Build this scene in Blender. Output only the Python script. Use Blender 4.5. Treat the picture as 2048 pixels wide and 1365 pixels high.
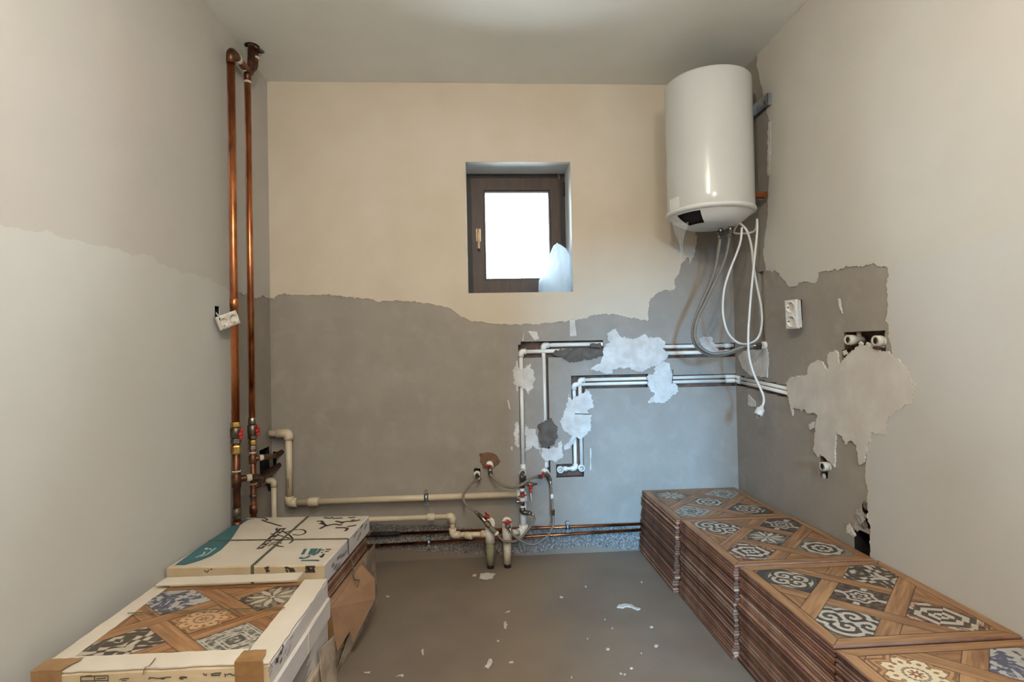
import bpy, bmesh, math, random
import numpy as np
from mathutils import Vector, Matrix, noise
from mathutils.geometry import tessellate_polygon

for o in list(bpy.data.objects):
    bpy.data.objects.remove(o, do_unlink=True)
SC = bpy.context.scene
COL = SC.collection
V = Vector

# ------------------------------------------------------------------ camera
W, H, BACKY = 2.4385, 2.4802, -4.3          # room width, height, wall behind the camera
FPX = 1097.72
CAM = V((1.0638, -2.8755, 1.0806))
YAW, PITCH, ROLL = 0.0604, 0.0138, -0.0205
_f = V((math.sin(YAW)*math.cos(PITCH), math.cos(YAW)*math.cos(PITCH), math.sin(PITCH)))
_r = V((math.cos(YAW), -math.sin(YAW), 0))
_u = _r.cross(_f)
CR = math.cos(ROLL)*_r + math.sin(ROLL)*_u
CU = -math.sin(ROLL)*_r + math.cos(ROLL)*_u
cam_d = bpy.data.cameras.new('camera')
cam_d.sensor_width = 36.0
cam_d.lens = FPX*36.0/2048.0
cam_d.clip_start = 0.02
cam = bpy.data.objects.new('camera', cam_d)
COL.objects.link(cam)
cam.matrix_world = Matrix(((CR.x, CU.x, -_f.x, CAM.x), (CR.y, CU.y, -_f.y, CAM.y), (CR.z, CU.z, -_f.z, CAM.z), (0, 0, 0, 1)))
SC.camera = cam

# ------------------------------------------------------------------ world, lights, exposure
SC.view_settings.view_transform = 'Standard'
SC.view_settings.look = 'None'
SC.view_settings.gamma = 1.0
SC.view_settings.use_curve_mapping = False
SC.view_settings.exposure = 0.09
CY_ = SC.cycles
CY_.max_bounces = 6; CY_.diffuse_bounces = 4; CY_.glossy_bounces = 3; CY_.transmission_bounces = 3; CY_.transparent_max_bounces = 6
CY_.caustics_reflective = False; CY_.caustics_refractive = False; CY_.sample_clamp_indirect = 0.0
CY_.use_adaptive_sampling = True; CY_.adaptive_threshold = 0.05
wd = bpy.data.worlds.new('overcast_sky')
SC.world = wd
wd.use_nodes = True
bg = wd.node_tree.nodes['Background']
bg.inputs['Color'].default_value = (0.80, 0.91, 1.0, 1)
bg.inputs['Strength'].default_value = 42.0
_wn = wd.node_tree.nodes; _wl = wd.node_tree.links
_tc = _wn.new('ShaderNodeTexCoord'); _sx = _wn.new('ShaderNodeSeparateXYZ'); _mr = _wn.new('ShaderNodeMapRange'); _mx = _wn.new('ShaderNodeMix')
_mx.data_type = 'RGBA'
_mr.inputs['From Min'].default_value = -.06; _mr.inputs['From Max'].default_value = .02
_mx.inputs['A'].default_value = (.52, .55, .55, 1); _mx.inputs['B'].default_value = (0.80, 0.91, 1.0, 1)      # paved ground below, overcast sky above
_wl.new(_tc.outputs['Generated'], _sx.inputs[0]); _wl.new(_sx.outputs['Z'], _mr.inputs['Value']); _wl.new(_mr.outputs['Result'], _mx.inputs['Factor'])
_wl.new(_mx.outputs['Result'], bg.inputs['Color'])

def area(name, loc, rot, sx, sy, power, col):
    l = bpy.data.lights.new(name, 'AREA')
    l.shape = 'RECTANGLE'; l.size = sx; l.size_y = sy
    l.energy = power; l.color = col
    o = bpy.data.objects.new(name, l)
    o.location = loc; o.rotation_euler = rot
    COL.objects.link(o)
    return o
# bare bulb under the ceiling close to the photographer
lp = bpy.data.lights.new('ceiling_bulb', 'POINT')
lp.energy = 54; lp.color = (1.0, 0.925, 0.79); lp.shadow_soft_size = 0.05
lo = bpy.data.objects.new('ceiling_bulb', lp)
lo.location = (1.02, -2.6, 2.25)
COL.objects.link(lo)
# added warm fill light, no real fixture, evening out the brightness of the walls
lp2 = bpy.data.lights.new('added_warm_fill', 'POINT')
lp2.energy = 58; lp2.color = (1.0, 0.925, 0.80); lp2.shadow_soft_size = 0.22
lo2 = bpy.data.objects.new('added_warm_fill', lp2)
lo2.location = (1.35, -4.0, 2.12)
COL.objects.link(lo2)
# daylight from a tall window of the hall, reaching this room through the doorway behind the photographer
dl = area('hall_window_daylight', (0.92, -12.3, 3.0), (math.radians(80), 0, 0), 0.85, 1.9, 440, (0.20, 0.57, 1.0))
dl.data.spread = math.radians(80)

# ------------------------------------------------------------------ pixel -> point on a real plane
def ray(px, py):
    return (_f + CR*((px-1024)/FPX) - CU*((py-682.5)/FPX))
def at_y(px, py, y):
    d = ray(px, py); return CAM + d*((y-CAM.y)/d.y)
def at_x(px, py, x):
    d = ray(px, py); return CAM + d*((x-CAM.x)/d.x)
def at_z(px, py, z):
    d = ray(px, py); return CAM + d*((z-CAM.z)/d.z)
def onb(px, py, off=0.0): return at_y(px, py, -off)
def onl(px, py, off=0.0): return at_x(px, py, off)
def onr(px, py, off=0.0): return at_x(px, py, W-off)
def cropfn(ox, oy, s): return lambda pts: [(ox+s*x, oy+s*y) for x, y in pts]
cA = cropfn(420, 800, .1905)      # left valves
cB = cropfn(880, 860, .2198)      # hoses and valves
cC = cropfn(1000, 620, .2637)     # chases
cD = cropfn(1280, 420, .3222)     # under the heater
cE = cropfn(1500, 500, .2930)     # right wall
cF = cropfn(1560, 860, .2052)     # right wall low

# ------------------------------------------------------------------ materials
def lin(c):
    return tuple((x/12.92 if x <= .04045 else ((x+.055)/1.055)**2.4) for x in [k/255 for k in c]) + (1.0,)

def mat(name, c1, c2=None, scale=6.0, rough=.8, metal=0.0, bump=0.0, bscale=None, detail=4, lo=.35, hi=.65, c3=None, s3=2.0, lo3=.5, hi3=.7,
        trans=0.0, stretch=None, spec=None, coat=0.0, alpha=None, bdist=.01):
    m = bpy.data.materials.new(name); m.use_nodes = True
    nt = m.node_tree; N = nt.nodes; L = nt.links
    b = N['Principled BSDF']
    b.inputs['Roughness'].default_value = rough
    b.inputs['Metallic'].default_value = metal
    if spec is not None: b.inputs['Specular IOR Level'].default_value = spec
    if coat: b.inputs['Coat Weight'].default_value = coat; b.inputs['Coat Roughness'].default_value = .08
    b.inputs['Base Color'].default_value = lin(c1)
    tc = N.new('ShaderNodeTexCoord'); src = tc.outputs['Object']
    if stretch:
        mp = N.new('ShaderNodeMapping'); mp.inputs['Scale'].default_value = stretch
        L.new(src, mp.inputs['Vector']); src = mp.outputs['Vector']
    def nz(sc, det, lo_, hi_):
        n = N.new('ShaderNodeTexNoise'); n.inputs['Scale'].default_value = sc; n.inputs['Detail'].default_value = det
        n.inputs['Roughness'].default_value = .6
        L.new(src, n.inputs['Vector'])
        r = N.new('ShaderNodeMapRange'); r.inputs['From Min'].default_value = lo_; r.inputs['From Max'].default_value = hi_
        L.new(n.outputs['Fac'], r.inputs['Value'])
        return n.outputs['Fac'], r.outputs['Result']
    if c2 is not None:
        _, fac = nz(scale, detail, lo, hi)
        mx = N.new('ShaderNodeMix'); mx.data_type = 'RGBA'
        mx.inputs['A'].default_value = lin(c1); mx.inputs['B'].default_value = lin(c2)
        L.new(fac, mx.inputs['Factor'])
        out = mx.outputs['Result']
        if c3 is not None:
            _, fac3 = nz(s3, 3, lo3, hi3)
            m2 = N.new('ShaderNodeMix'); m2.data_type = 'RGBA'
            L.new(out, m2.inputs['A']); m2.inputs['B'].default_value = lin(c3)
            L.new(fac3, m2.inputs['Factor']); out = m2.outputs['Result']
        L.new(out, b.inputs['Base Color'])
    if bump:
        f, _ = nz(bscale or scale*4, 3, 0, 1)
        bp = N.new('ShaderNodeBump'); bp.inputs['Strength'].default_value = bump; bp.inputs['Distance'].default_value = bdist
        L.new(f, bp.inputs['Height']); L.new(bp.outputs['Normal'], b.inputs['Normal'])
    if trans: b.inputs['Transmission Weight'].default_value = trans
    return m

M = {}
M['cement'] = mat('cement', (152, 144, 135), (144, 136, 127), 3.5, .9, bump=.12, bscale=60, c3=(157, 149, 141), s3=9, lo3=.5, hi3=.75)
M['cream'] = mat('cream_plaster', (203, 192, 175), (196, 184, 166), 2.2, .9, bump=.10, bscale=25, c3=(207, 197, 183), s3=1.2)
M['upper_left'] = mat('upper_left_plaster', (186, 182, 176), (180, 176, 170), 1.8, .9, bump=.12, bscale=22, c3=(188, 179, 173), s3=1.1)
M['finish'] = mat('finish_plaster', (195, 193, 189), (189, 187, 182), 1.6, .88, bump=.05, bscale=30)
M['finish_right'] = mat('finish_plaster_right', (192, 190, 186), (186, 183, 179), 1.6, .88, bump=.05, bscale=30)
M['right_coat'] = mat('right_plaster', (194, 190, 182), (187, 182, 173), 1.8, .9, bump=.12, bscale=20, c3=(197, 190, 182), s3=1.3)
M['filler'] = mat('white_filler', (212, 208, 203), (190, 183, 176), 14, .9, bump=.5, bscale=38)
M['filler_beige'] = mat('beige_filler', (204, 199, 191), (192, 184, 175), 9, .9, bump=.3, bscale=30)
M['mortar'] = mat('dark_mortar', (104, 95, 86), (84, 76, 68), 22, .95, bump=.8, bscale=60)
M['brick'] = mat('brick_dust', (128, 94, 74), (92, 74, 62), 18, .95, bump=.9, bscale=50, c3=(82, 72, 64), s3=26)
M['roughcast'] = mat('roughcast', (116, 110, 105), (168, 164, 160), 150, .95, bump=.7, bscale=150, lo=.48, hi=.62, c3=(76, 68, 62), s3=120, lo3=.56, hi3=.66)
M['floor'] = mat('screed', (124, 112, 100), (114, 101, 89), 2.6, .62, bump=.05, bscale=50, c3=(132, 117, 100), s3=1.1)
M['ceiling'] = mat('ceiling_paint', (236, 237, 234), (229, 230, 226), 1.6, .9, bump=.08, bscale=18)
M['copper'] = mat('copper', (226, 150, 100), (168, 98, 62), 9, .3, 1.0, c3=(104, 60, 40), s3=5, lo3=.54, hi3=.66, stretch=(1.6, 1.6, .55))
M['copper_dark'] = mat('tarnished_copper', (126, 82, 58), (72, 48, 38), 16, .42, .8, c3=(152, 104, 74), s3=11, lo3=.55, hi3=.7)
M['copper_thin'] = mat('thin_copper', (176, 108, 70), (110, 66, 46), 12, .32, 1.0)
M['ppr'] = mat('white_plastic_pipe', (230, 226, 218), (222, 216, 206), 8, .42)
M['ppr_old'] = mat('aged_plastic_pipe', (206, 192, 168), (196, 180, 154), 7, .4)
M['ppr_dirty'] = mat('dirty_plastic', (206, 198, 184), (170, 158, 140), 20, .6)
M['foam'] = mat('grey_green_foam', (150, 144, 118), (126, 120, 98), 30, .95, bump=.4, bscale=80)
M['black'] = mat('black_rubber', (22, 20, 20), (34, 30, 28), 20, .7)
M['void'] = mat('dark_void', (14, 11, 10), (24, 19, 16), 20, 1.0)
M['red'] = mat('red_plastic', (176, 40, 30), (150, 30, 26), 20, .4)
M['brass'] = mat('brass', (206, 172, 96), (160, 126, 70), 30, .3, 1.0)
M['steel'] = mat('nickel', (176, 168, 158), (128, 120, 110), 40, .3, 1.0)
M['steel_dark'] = mat('dirty_nickel', (128, 118, 104), (84, 74, 64), 40, .42, .9)
M['zinc'] = mat('zinc', (188, 196, 204), (150, 158, 166), 25, .35, .9)
M['enamel'] = mat('white_enamel', (194, 197, 195), None, rough=.16, coat=.3)
M['enamel2'] = mat('white_abs', (214, 214, 210), None, rough=.35)
M['cable'] = mat('white_cable', (214, 210, 202), None, rough=.45)
M['socket'] = mat('white_socket', (216, 211, 202), (196, 188, 176), 30, .35)
M['frame'] = mat('walnut_foil', (66, 43, 31), (46, 29, 21), 4, .5, stretch=(10, 10, 1.2))
M['frame_dark'] = mat('dark_walnut', (34, 22, 16), (24, 16, 12), 5, .55)
M['frame_grey'] = mat('glazing_bead', (150, 158, 162), None, rough=.4)
M['handle'] = mat('champagne_metal', (196, 168, 134), (176, 146, 112), 30, .45, .3)
M['reveal'] = mat('white_reveal', (224, 226, 226), (216, 218, 218), 5, .85)
M['edge'] = mat('tile_body', (138, 95, 72), (112, 74, 54), 9, .8, c3=(160, 118, 94), s3=5, lo3=.52, hi3=.7)
M['edge2'] = mat('tile_body_dark', (112, 75, 57), (90, 58, 43), 9, .8, c3=(132, 94, 74), s3=5, lo3=.55, hi3=.72)
M['edge3'] = mat('tile_body_pale', (170, 134, 110), (138, 102, 80), 9, .8, c3=(190, 164, 142), s3=5, lo3=.52, hi3=.7)
def per_object_tone(m, a, b):
    N = m.node_tree.nodes; L = m.node_tree.links; bs = N['Principled BSDF']
    src = bs.inputs['Base Color'].links[0].from_socket
    oi = N.new('ShaderNodeObjectInfo'); mr = N.new('ShaderNodeMapRange'); mr.inputs['To Min'].default_value = a; mr.inputs['To Max'].default_value = b
    L.new(oi.outputs['Random'], mr.inputs['Value'])
    vm = N.new('ShaderNodeVectorMath'); vm.operation = 'SCALE'
    L.new(src, vm.inputs[0]); L.new(mr.outputs['Result'], vm.inputs['Scale']); L.new(vm.outputs['Vector'], bs.inputs['Base Color'])
for k_ in ('edge', 'edge2', 'edge3'): per_object_tone(M[k_], .55, 1.3)
M['carton_w'] = mat('white_carton', (206, 196, 182), (197, 186, 171), 5, .75)
M['carton_front'] = mat('yellowed_carton', (196, 176, 146), (182, 160, 128), 9, .8)
M['carton_side'] = mat('grey_white_carton', (206, 200, 200), (196, 190, 188), 7, .7)
M['carton_b'] = mat('brown_carton', (160, 126, 98), (146, 112, 85), 9, .85)
M['carton_old'] = mat('dirty_carton', (172, 156, 138), (120, 104, 90), 8, .9, lo=.42, hi=.6)
M['tape'] = mat('packing_tape', (138, 102, 64), (156, 120, 82), 15, .25)
M['teal'] = mat('teal_print', (62, 108, 114), (56, 98, 106), 10, .6)
M['ink'] = mat('dark_print', (62, 54, 48), (76, 66, 58), 40, .7)
M['ink_brown'] = mat('brown_print', (98, 74, 54), (112, 88, 66), 40, .7)
M['pale_print'] = mat('pale_print', (186, 196, 192), None, rough=.7)
M['strap'] = mat('green_strap', (96, 98, 76), (82, 82, 64), 30, .5)
M['chip'] = mat('plaster_chip', (206, 200, 190), (186, 180, 170), 30, .9)
M['barcode'] = mat('grey_print', (118, 116, 120), (150, 148, 150), 60, .7)

def vcol_mat(name, rough):
    m = bpy.data.materials.new(name); m.use_nodes = True
    N = m.node_tree.nodes; L = m.node_tree.links
    a = N.new('ShaderNodeVertexColor'); a.layer_name = 'print'
    n = N.new('ShaderNodeTexNoise'); n.inputs['Scale'].default_value = 240
    mx = N.new('ShaderNodeMix'); mx.data_type = 'RGBA'; mx.blend_type = 'MULTIPLY'; mx.inputs['Factor'].default_value = .25
    b = N['Principled BSDF']
    L.new(a.outputs['Color'], mx.inputs['A']); L.new(n.outputs['Fac'], mx.inputs['B'])
    L.new(mx.outputs['Result'], b.inputs['Base Color']); b.inputs['Roughness'].default_value = rough
    return m
M['tile_print'] = vcol_mat('tile_print', .42)

g = bpy.data.materials.new('window_glass'); g.use_nodes = True
_n = g.node_tree.nodes; _l = g.node_tree.links
_n.remove(_n['Principled BSDF'])
t_ = _n.new('ShaderNodeBsdfTransparent'); t_.inputs['Color'].default_value = (.94, .97, .98, 1)
gl = _n.new('ShaderNodeBsdfGlossy'); gl.inputs['Roughness'].default_value = .02
fr = _n.new('ShaderNodeFresnel'); fr.inputs['IOR'].default_value = 1.45
mx = _n.new('ShaderNodeMixShader')
_l.new(fr.outputs[0], mx.inputs[0]); _l.new(t_.outputs[0], mx.inputs[1]); _l.new(gl.outputs[0], mx.inputs[2])
_l.new(mx.outputs[0], _n['Material Output'].inputs['Surface'])
M['glass'] = g

def thin_plastic(name, col, tr, trl):
    m = bpy.data.materials.new(name); m.use_nodes = True
    N = m.node_tree.nodes; L = m.node_tree.links
    b = N['Principled BSDF']; b.inputs['Base Color'].default_value = lin(col); b.inputs['Roughness'].default_value = .4
    t1 = N.new('ShaderNodeBsdfTranslucent'); t1.inputs['Color'].default_value = lin(col)
    t2 = N.new('ShaderNodeBsdfTransparent')
    m1 = N.new('ShaderNodeMixShader'); m1.inputs[0].default_value = trl
    m2 = N.new('ShaderNodeMixShader'); m2.inputs[0].default_value = tr
    L.new(b.outputs[0], m1.inputs[1]); L.new(t1.outputs[0], m1.inputs[2])
    L.new(m1.outputs[0], m2.inputs[1]); L.new(t2.outputs[0], m2.inputs[2])
    L.new(m2.outputs[0], N['Material Output'].inputs['Surface'])
    return m
M['bag'] = thin_plastic('white_bag', (222, 232, 238), .10, .72)
M['film'] = thin_plastic('clear_film', (220, 222, 222), .82, .2)

# ------------------------------------------------------------------ mesh helpers
class MB:
    def __init__(s): s.v = []; s.f = []; s.m = []; s.sm = []
    def add(s, vs, fs, mi=0, smooth=False):
        o = len(s.v); s.v.extend([tuple(p) for p in vs])
        for f in fs: s.f.append(tuple(i+o for i in f)); s.m.append(mi); s.sm.append(smooth)
        return s
    def box(s, c, sx, sy, sz, ax=None, mi=0):
        ax = ax or (V((1, 0, 0)), V((0, 1, 0)), V((0, 0, 1)))
        c = V(c); P = []
        for k in (-.5, .5):
            for j in (-.5, .5):
                for i in (-.5, .5): P.append(c+ax[0]*(i*sx)+ax[1]*(j*sy)+ax[2]*(k*sz))
        return s.add(P, [(0, 2, 3, 1), (4, 5, 7, 6), (0, 1, 5, 4), (2, 6, 7, 3), (0, 4, 6, 2), (1, 3, 7, 5)], mi)
    def tube(s, path, r, seg=12, caps=True, mi=0, flat=1.0):
        path = [V(p) for p in path]; n = len(path)
        rs = r if isinstance(r, (list, tuple)) else [r]*n
        T = []
        for i in range(n):
            a = path[max(i-1, 0)]; b = path[min(i+1, n-1)]
            t = (b-a); T.append(t.normalized() if t.length > 1e-9 else V((0, 0, 1)))
        up = V((0, 0, 1)) if abs(T[0].z) < .9 else V((0, 1, 0))
        nrm = (up - T[0]*up.dot(T[0])).normalized()
        vs = []
        for i in range(n):
            nrm = (nrm - T[i]*nrm.dot(T[i])).normalized()
            bi = T[i].cross(nrm)
            for k in range(seg):
                a = 2*math.pi*k/seg
                vs.append(path[i] + (nrm*math.cos(a)*flat + bi*math.sin(a))*rs[i])
        fs = []
        for i in range(n-1):
            for k in range(seg):
                k2 = (k+1) % seg
                fs.append((i*seg+k, i*seg+k2, (i+1)*seg+k2, (i+1)*seg+k))
        s.add(vs, fs, mi, True)
        if caps:
            s.add(vs[:seg][::-1], [tuple(range(seg))], mi)
            s.add(vs[-seg:], [tuple(range(seg))], mi)
        return s
    def lathe(s, p, d, prof, seg=20, mi=0, smooth=True):
        """prof: (distance along d, radius)"""
        d = V(d).normalized(); p = V(p)
        up = V((0, 0, 1)) if abs(d.z) < .9 else V((1, 0, 0))
        a_ = (up-d*up.dot(d)).normalized(); b_ = d.cross(a_)
        # split rings at sharp corners so flat shading reads
        for (t0, r0), (t1, r1) in zip(prof[:-1], prof[1:]):
            vs = []
            for t, r in ((t0, r0), (t1, r1)):
                for k in range(seg):
                    an = 2*math.pi*(k+.5)/seg
                    vs.append(p+d*t+(a_*math.cos(an)+b_*math.sin(an))*max(r, 1e-5))
            s.add(vs, [(k, (k+1) % seg, seg+(k+1) % seg, seg+k) for k in range(seg)], mi, smooth and seg > 8)
        return s
    def build(s, name, mats, parent=None, weld=True):
        me = bpy.data.meshes.new(name)
        me.from_pydata(s.v, [], s.f)
        mats = mats if isinstance(mats, (list, tuple)) else [mats]
        for k in mats: me.materials.append(M[k] if isinstance(k, str) else k)
        me.polygons.foreach_set('material_index', s.m)
        me.polygons.foreach_set('use_smooth', s.sm)
        if weld:
            bm = bmesh.new(); bm.from_mesh(me)
            bmesh.ops.remove_doubles(bm, verts=bm.verts, dist=1e-6)
            bmesh.ops.recalc_face_normals(bm, faces=bm.faces)
            bm.to_mesh(me); bm.free()
        me.update()
        return link(name, me, parent)

def link(name, me, parent=None):
    o = bpy.data.objects.new(name, me)
    COL.objects.link(o)
    if parent is not None: adopt(o, parent)
    return o
ROOTLOC = {}
def worldloc(o):
    p = V((0, 0, 0)); q = o
    return ROOTLOC.get(o.name, V((0, 0, 0)))
def adopt(o, parent):
    o.parent = parent
    o.matrix_parent_inverse = Matrix.Translation(-worldloc(parent))
def tag(o, label, cat, group=None):
    o['label'] = label; o['category'] = cat; o['kind'] = 'thing'
    if group: o['group'] = group
    return o
def thing(name, loc, label, cat, group=None):
    o = bpy.data.objects.new(name, None)
    o.empty_display_size = .05
    o.location = loc
    COL.objects.link(o)
    ROOTLOC[o.name] = V(loc)
    return tag(o, label, cat, group)
def struct(o):
    o['kind'] = 'structure'; return o

def fillet(pts, rad, n=6):
    pts = [V(p) for p in pts]; out = [pts[0]]
    for i in range(1, len(pts)-1):
        a, b, c = pts[i-1], pts[i], pts[i+1]
        d1 = (a-b); d2 = (c-b)
        r = min(rad, d1.length*.49, d2.length*.49)
        p0 = b+d1.normalized()*r; p2 = b+d2.normalized()*r
        for k in range(n+1):
            t = k/n
            out.append(p0*(1-t)**2 + b*2*t*(1-t) + p2*t*t)
    out.append(pts[-1]); return out
def spline(pts, n=8):
    pts = [V(p) for p in pts]
    P = [pts[0]*2-pts[1]] + pts + [pts[-1]*2-pts[-2]]
    out = []
    for i in range(1, len(P)-2):
        for k in range(n):
            t = k/n
            a, b, c, d = P[i-1], P[i], P[i+1], P[i+2]
            out.append(.5*((2*b)+(c-a)*t+(2*a-5*b+4*c-d)*t*t+(3*b-a-3*c+d)*t**3))
    out.append(pts[-1]); return out

def ragged(pts, amp=.006, step=.006, seed=0, closed=True, freq=22.0, skip=()):
    """subdivide a 2-D outline and push it about with fractal noise; edges in skip stay straight"""
    out = []; n = len(pts)
    for i in range(n if closed else n-1):
        a = V((pts[i][0], pts[i][1])); b = V((pts[(i+1) % n][0], pts[(i+1) % n][1]))
        L_ = (b-a).length
        if i in skip: out.append(a); continue
        k = max(1, int(L_/step)); nrm = V((-(b-a).y, (b-a).x)).normalized() if L_ > 1e-9 else V((0, 0))
        for j in range(k):
            t = j/k; p = a.lerp(b, t)
            q = V((p.x*freq+seed*7.3, p.y*freq-seed*3.1, seed*1.7))
            d = noise.fractal(q, .7, 2.2, 5)*amp*1.5 + noise.noise(q*5.3)*amp*.6 + max(0, noise.noise(q*2.3+V((9, 4, 1)))-.25)*amp*2.0
            w = 1.0
            if (i-1) % n in skip and j == 0: w = 0
            out.append(p+nrm*d*w)
    if not closed: out.append(V((pts[-1][0], pts[-1][1])))
    return [(p.x, p.y) for p in out]

def sheet(name, outline, mapfn, th, mats, parent, holes=(), dome=0.0):
    """flat irregular layer lying on a wall: outline in wall coords, mapfn(u, v, height)"""
    loops = [list(outline)]+[list(h) for h in holes]
    tris = tessellate_polygon([[V((a, b, 0)) for a, b in lp_] for lp_ in loops])
    flat = [p for lp_ in loops for p in lp_]
    mb = MB()
    mb.add([mapfn(a, b, th) for a, b in flat], [tuple(t) for t in tris])
    for lp_ in loops:
        n = len(lp_)
        vs = [mapfn(a, b, th) for a, b in lp_]+[mapfn(a, b, 0) for a, b in lp_]
        mb.add(vs, [(i, (i+1) % n, n+(i+1) % n, n+i) for i in range(n)])
    return mb.build(name, mats, parent, weld=True)

backmap = lambda u, v, h: V((u, -h, v))
rightmap = lambda u, v, h: V((W-h, u, v))
leftmap = lambda u, v, h: V((h, u, v))
def pb(pts): return [(p.x, p.z) for p in (onb(*q) for q in pts)]
def pr(pts): return [(p.y, p.z) for p in (onr(*q) for q in pts)]
def pl(pts): return [(p.y, p.z) for p in (onl(*q) for q in pts)]
def rect(px0, py0, px1, py1, fn, depth):
    """wall-aligned rectangular recess from two opposite pixel corners"""
    a, b = fn([(px0, py0), (px1, py1)])
    return (min(a[0], b[0]), max(a[0], b[0]), min(a[1], b[1]), max(a[1], b[1]), depth)

def cell_wall(name, u0, u1, v0, v1, holes, mapfn, mats):
    """wall face with real recesses; a hole of depth None goes right through (sides of .30)"""
    us = sorted(set([u0, u1]+[h[k] for h in holes for k in (0, 1)])); us = [u for u in us if u0 <= u <= u1]
    vs = sorted(set([v0, v1]+[h[k] for h in holes for k in (2, 3)])); vs = [v for v in vs if v0 <= v <= v1]
    def dep(i, j):
        if i < 0 or j < 0 or i >= len(us)-1 or j >= len(vs)-1: return 0.0, 0
        cu = (us[i]+us[i+1])/2; cv = (vs[j]+vs[j+1])/2; d = 0.0; thr = 0
        for h in holes:
            if h[0] < cu < h[1] and h[2] < cv < h[3]:
                if h[4] is None: return .30, 1
                if h[4] > d: d = h[4]
        return d, thr
    mb = MB()
    for i in range(len(us)-1):
        for j in range(len(vs)-1):
            d, thr = dep(i, j)
            if not thr:
                q = [mapfn(us[a], vs[b], -d) for a, b in ((i, j), (i+1, j), (i+1, j+1), (i, j+1))]
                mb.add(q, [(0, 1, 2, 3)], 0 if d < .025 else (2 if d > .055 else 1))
            for (ni, nj, e) in ((i+1, j, ((i+1, j), (i+1, j+1))), (i, j+1, ((i, j+1), (i+1, j+1))), (i-1, j, ((i, j), (i, j+1))), (i, j-1, ((i, j), (i+1, j)))):
                d2, t2 = dep(ni, nj)
                if d > d2+1e-9:
                    (a0, b0), (a1, b1) = e
                    q = [mapfn(us[a0], vs[b0], -d2), mapfn(us[a1], vs[b1], -d2), mapfn(us[a1], vs[b1], -d), mapfn(us[a0], vs[b0], -d)]
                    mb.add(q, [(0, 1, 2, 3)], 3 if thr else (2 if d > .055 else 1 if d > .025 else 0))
    return mb.build(name, mats)

# ================================================================== THE ROOM
# floor and ceiling
mb = MB(); mb.add([(0, 0, 0), (W, 0, 0), (W, BACKY, 0), (0, BACKY, 0)], [(0, 1, 2, 3)])
floor = struct(mb.build('floor', 'floor'))
mb = MB(); mb.add([(0, 0, H), (W, 0, H), (W, BACKY, H), (0, BACKY, H)], [(0, 1, 2, 3)])
ceiling = struct(mb.build('ceiling', 'ceiling'))

# wall behind the photographer with its doorway, and the hall beyond
frontmap = lambda u, v, h: V((u, BACKY+h, v))
DOOR = (1.25, 1.90, 0.0, 1.84, None)
def build_front(): return struct(cell_wall('wall_front', 0, W, 0, H, [DOOR], frontmap, ['right_coat', 'brick', 'void', 'reveal']))
def build_hall():
    x0, x1, y0, y1, h = -.4, 3.2, -12.6, BACKY-.30, 4.2
    mb = MB()
    mb.add([(x0, y0, 0), (x1, y0, 0), (x1, y1, 0), (x0, y1, 0), (x0, y0, h), (x1, y0, h), (x1, y1, h), (x0, y1, h)], [(0, 1, 2, 3), (4, 7, 6, 5), (0, 4, 5, 1), (1, 5, 6, 2), (3, 7, 4, 0)])
    # far side of the wall with the doorway
    a, b, c = DOOR[0], DOOR[1], DOOR[3]
    for q in ((x0, a, 0, h), (b, x1, 0, h), (a, b, c, h)):
        mb.add([(q[0], y1, q[2]), (q[1], y1, q[2]), (q[1], y1, q[3]), (q[0], y1, q[3])], [(0, 1, 2, 3)])
    return struct(mb.build('wall_hall', 'reveal'))

# --- back wall
WIN = rect(931, 324.5, 1146, 584, pb, None)
DEP = .042
bh = [WIN,
      rect(1041, 684, 1207, 713, pb, DEP), rect(1036, 690, 1052, 962, pb, DEP), rect(1084.5, 688, 1101, 946, pb, DEP),
      rect(1320, 689, 1474, 714, pb, DEP),
      rect(1142, 752, 1297, 775, pb, DEP), rect(1340, 751, 1480, 772, pb, DEP), rect(1142, 756, 1170, 800, pb, DEP), rect(1143, 865, 1168, 936, pb, DEP),
      rect(1112, 929, 1168, 954, pb, DEP),
      rect(948, 938, 961, 952, pb, .07),
      rect(546, 904, 553, 938, pb, .08)]
wall_front = build_front(); wall_hall = build_hall()
wall_back = struct(cell_wall('wall_back', 0, W, 0, H, bh, backmap, ['cement', 'brick', 'void', 'reveal']))

edge_b = [(537, 592), (548, 598), (560, 589), (600, 592), (640, 590), (680, 592), (720, 597), (760, 603), (800, 602), (840, 606), (880, 612), (905, 620), (918, 633), (945, 643),
          (985, 648), (1040, 650), (1080, 648), (1130, 643), (1165, 638), (1200, 628), (1215, 627), (1240, 632), (1280, 640), (1296, 641), (1297, 612), (1300, 600),
          (1315, 585), (1335, 580), (1348, 580), (1349, 560), (1360, 545), (1362, 530), (1375, 515), (1385, 505), (1388, 480), (1392, 466), (1405, 440), (1412, 300), (1405, 168)]
e = ragged(pb(edge_b), .0055, .005, 3, closed=False, freq=30)
e = [(max(0, a), min(b, H)) for a, b in e]
e[0] = (0, e[0][1]); e[-1] = (e[-1][0], H)
outline = [(0, H)] + e
hole = [(WIN[0], WIN[2]), (WIN[1], WIN[2]), (WIN[1], WIN[3]), (WIN[0], WIN[3])]
sheet('plaster_coat', outline, backmap, .0035, 'cream', wall_back, [hole])

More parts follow.
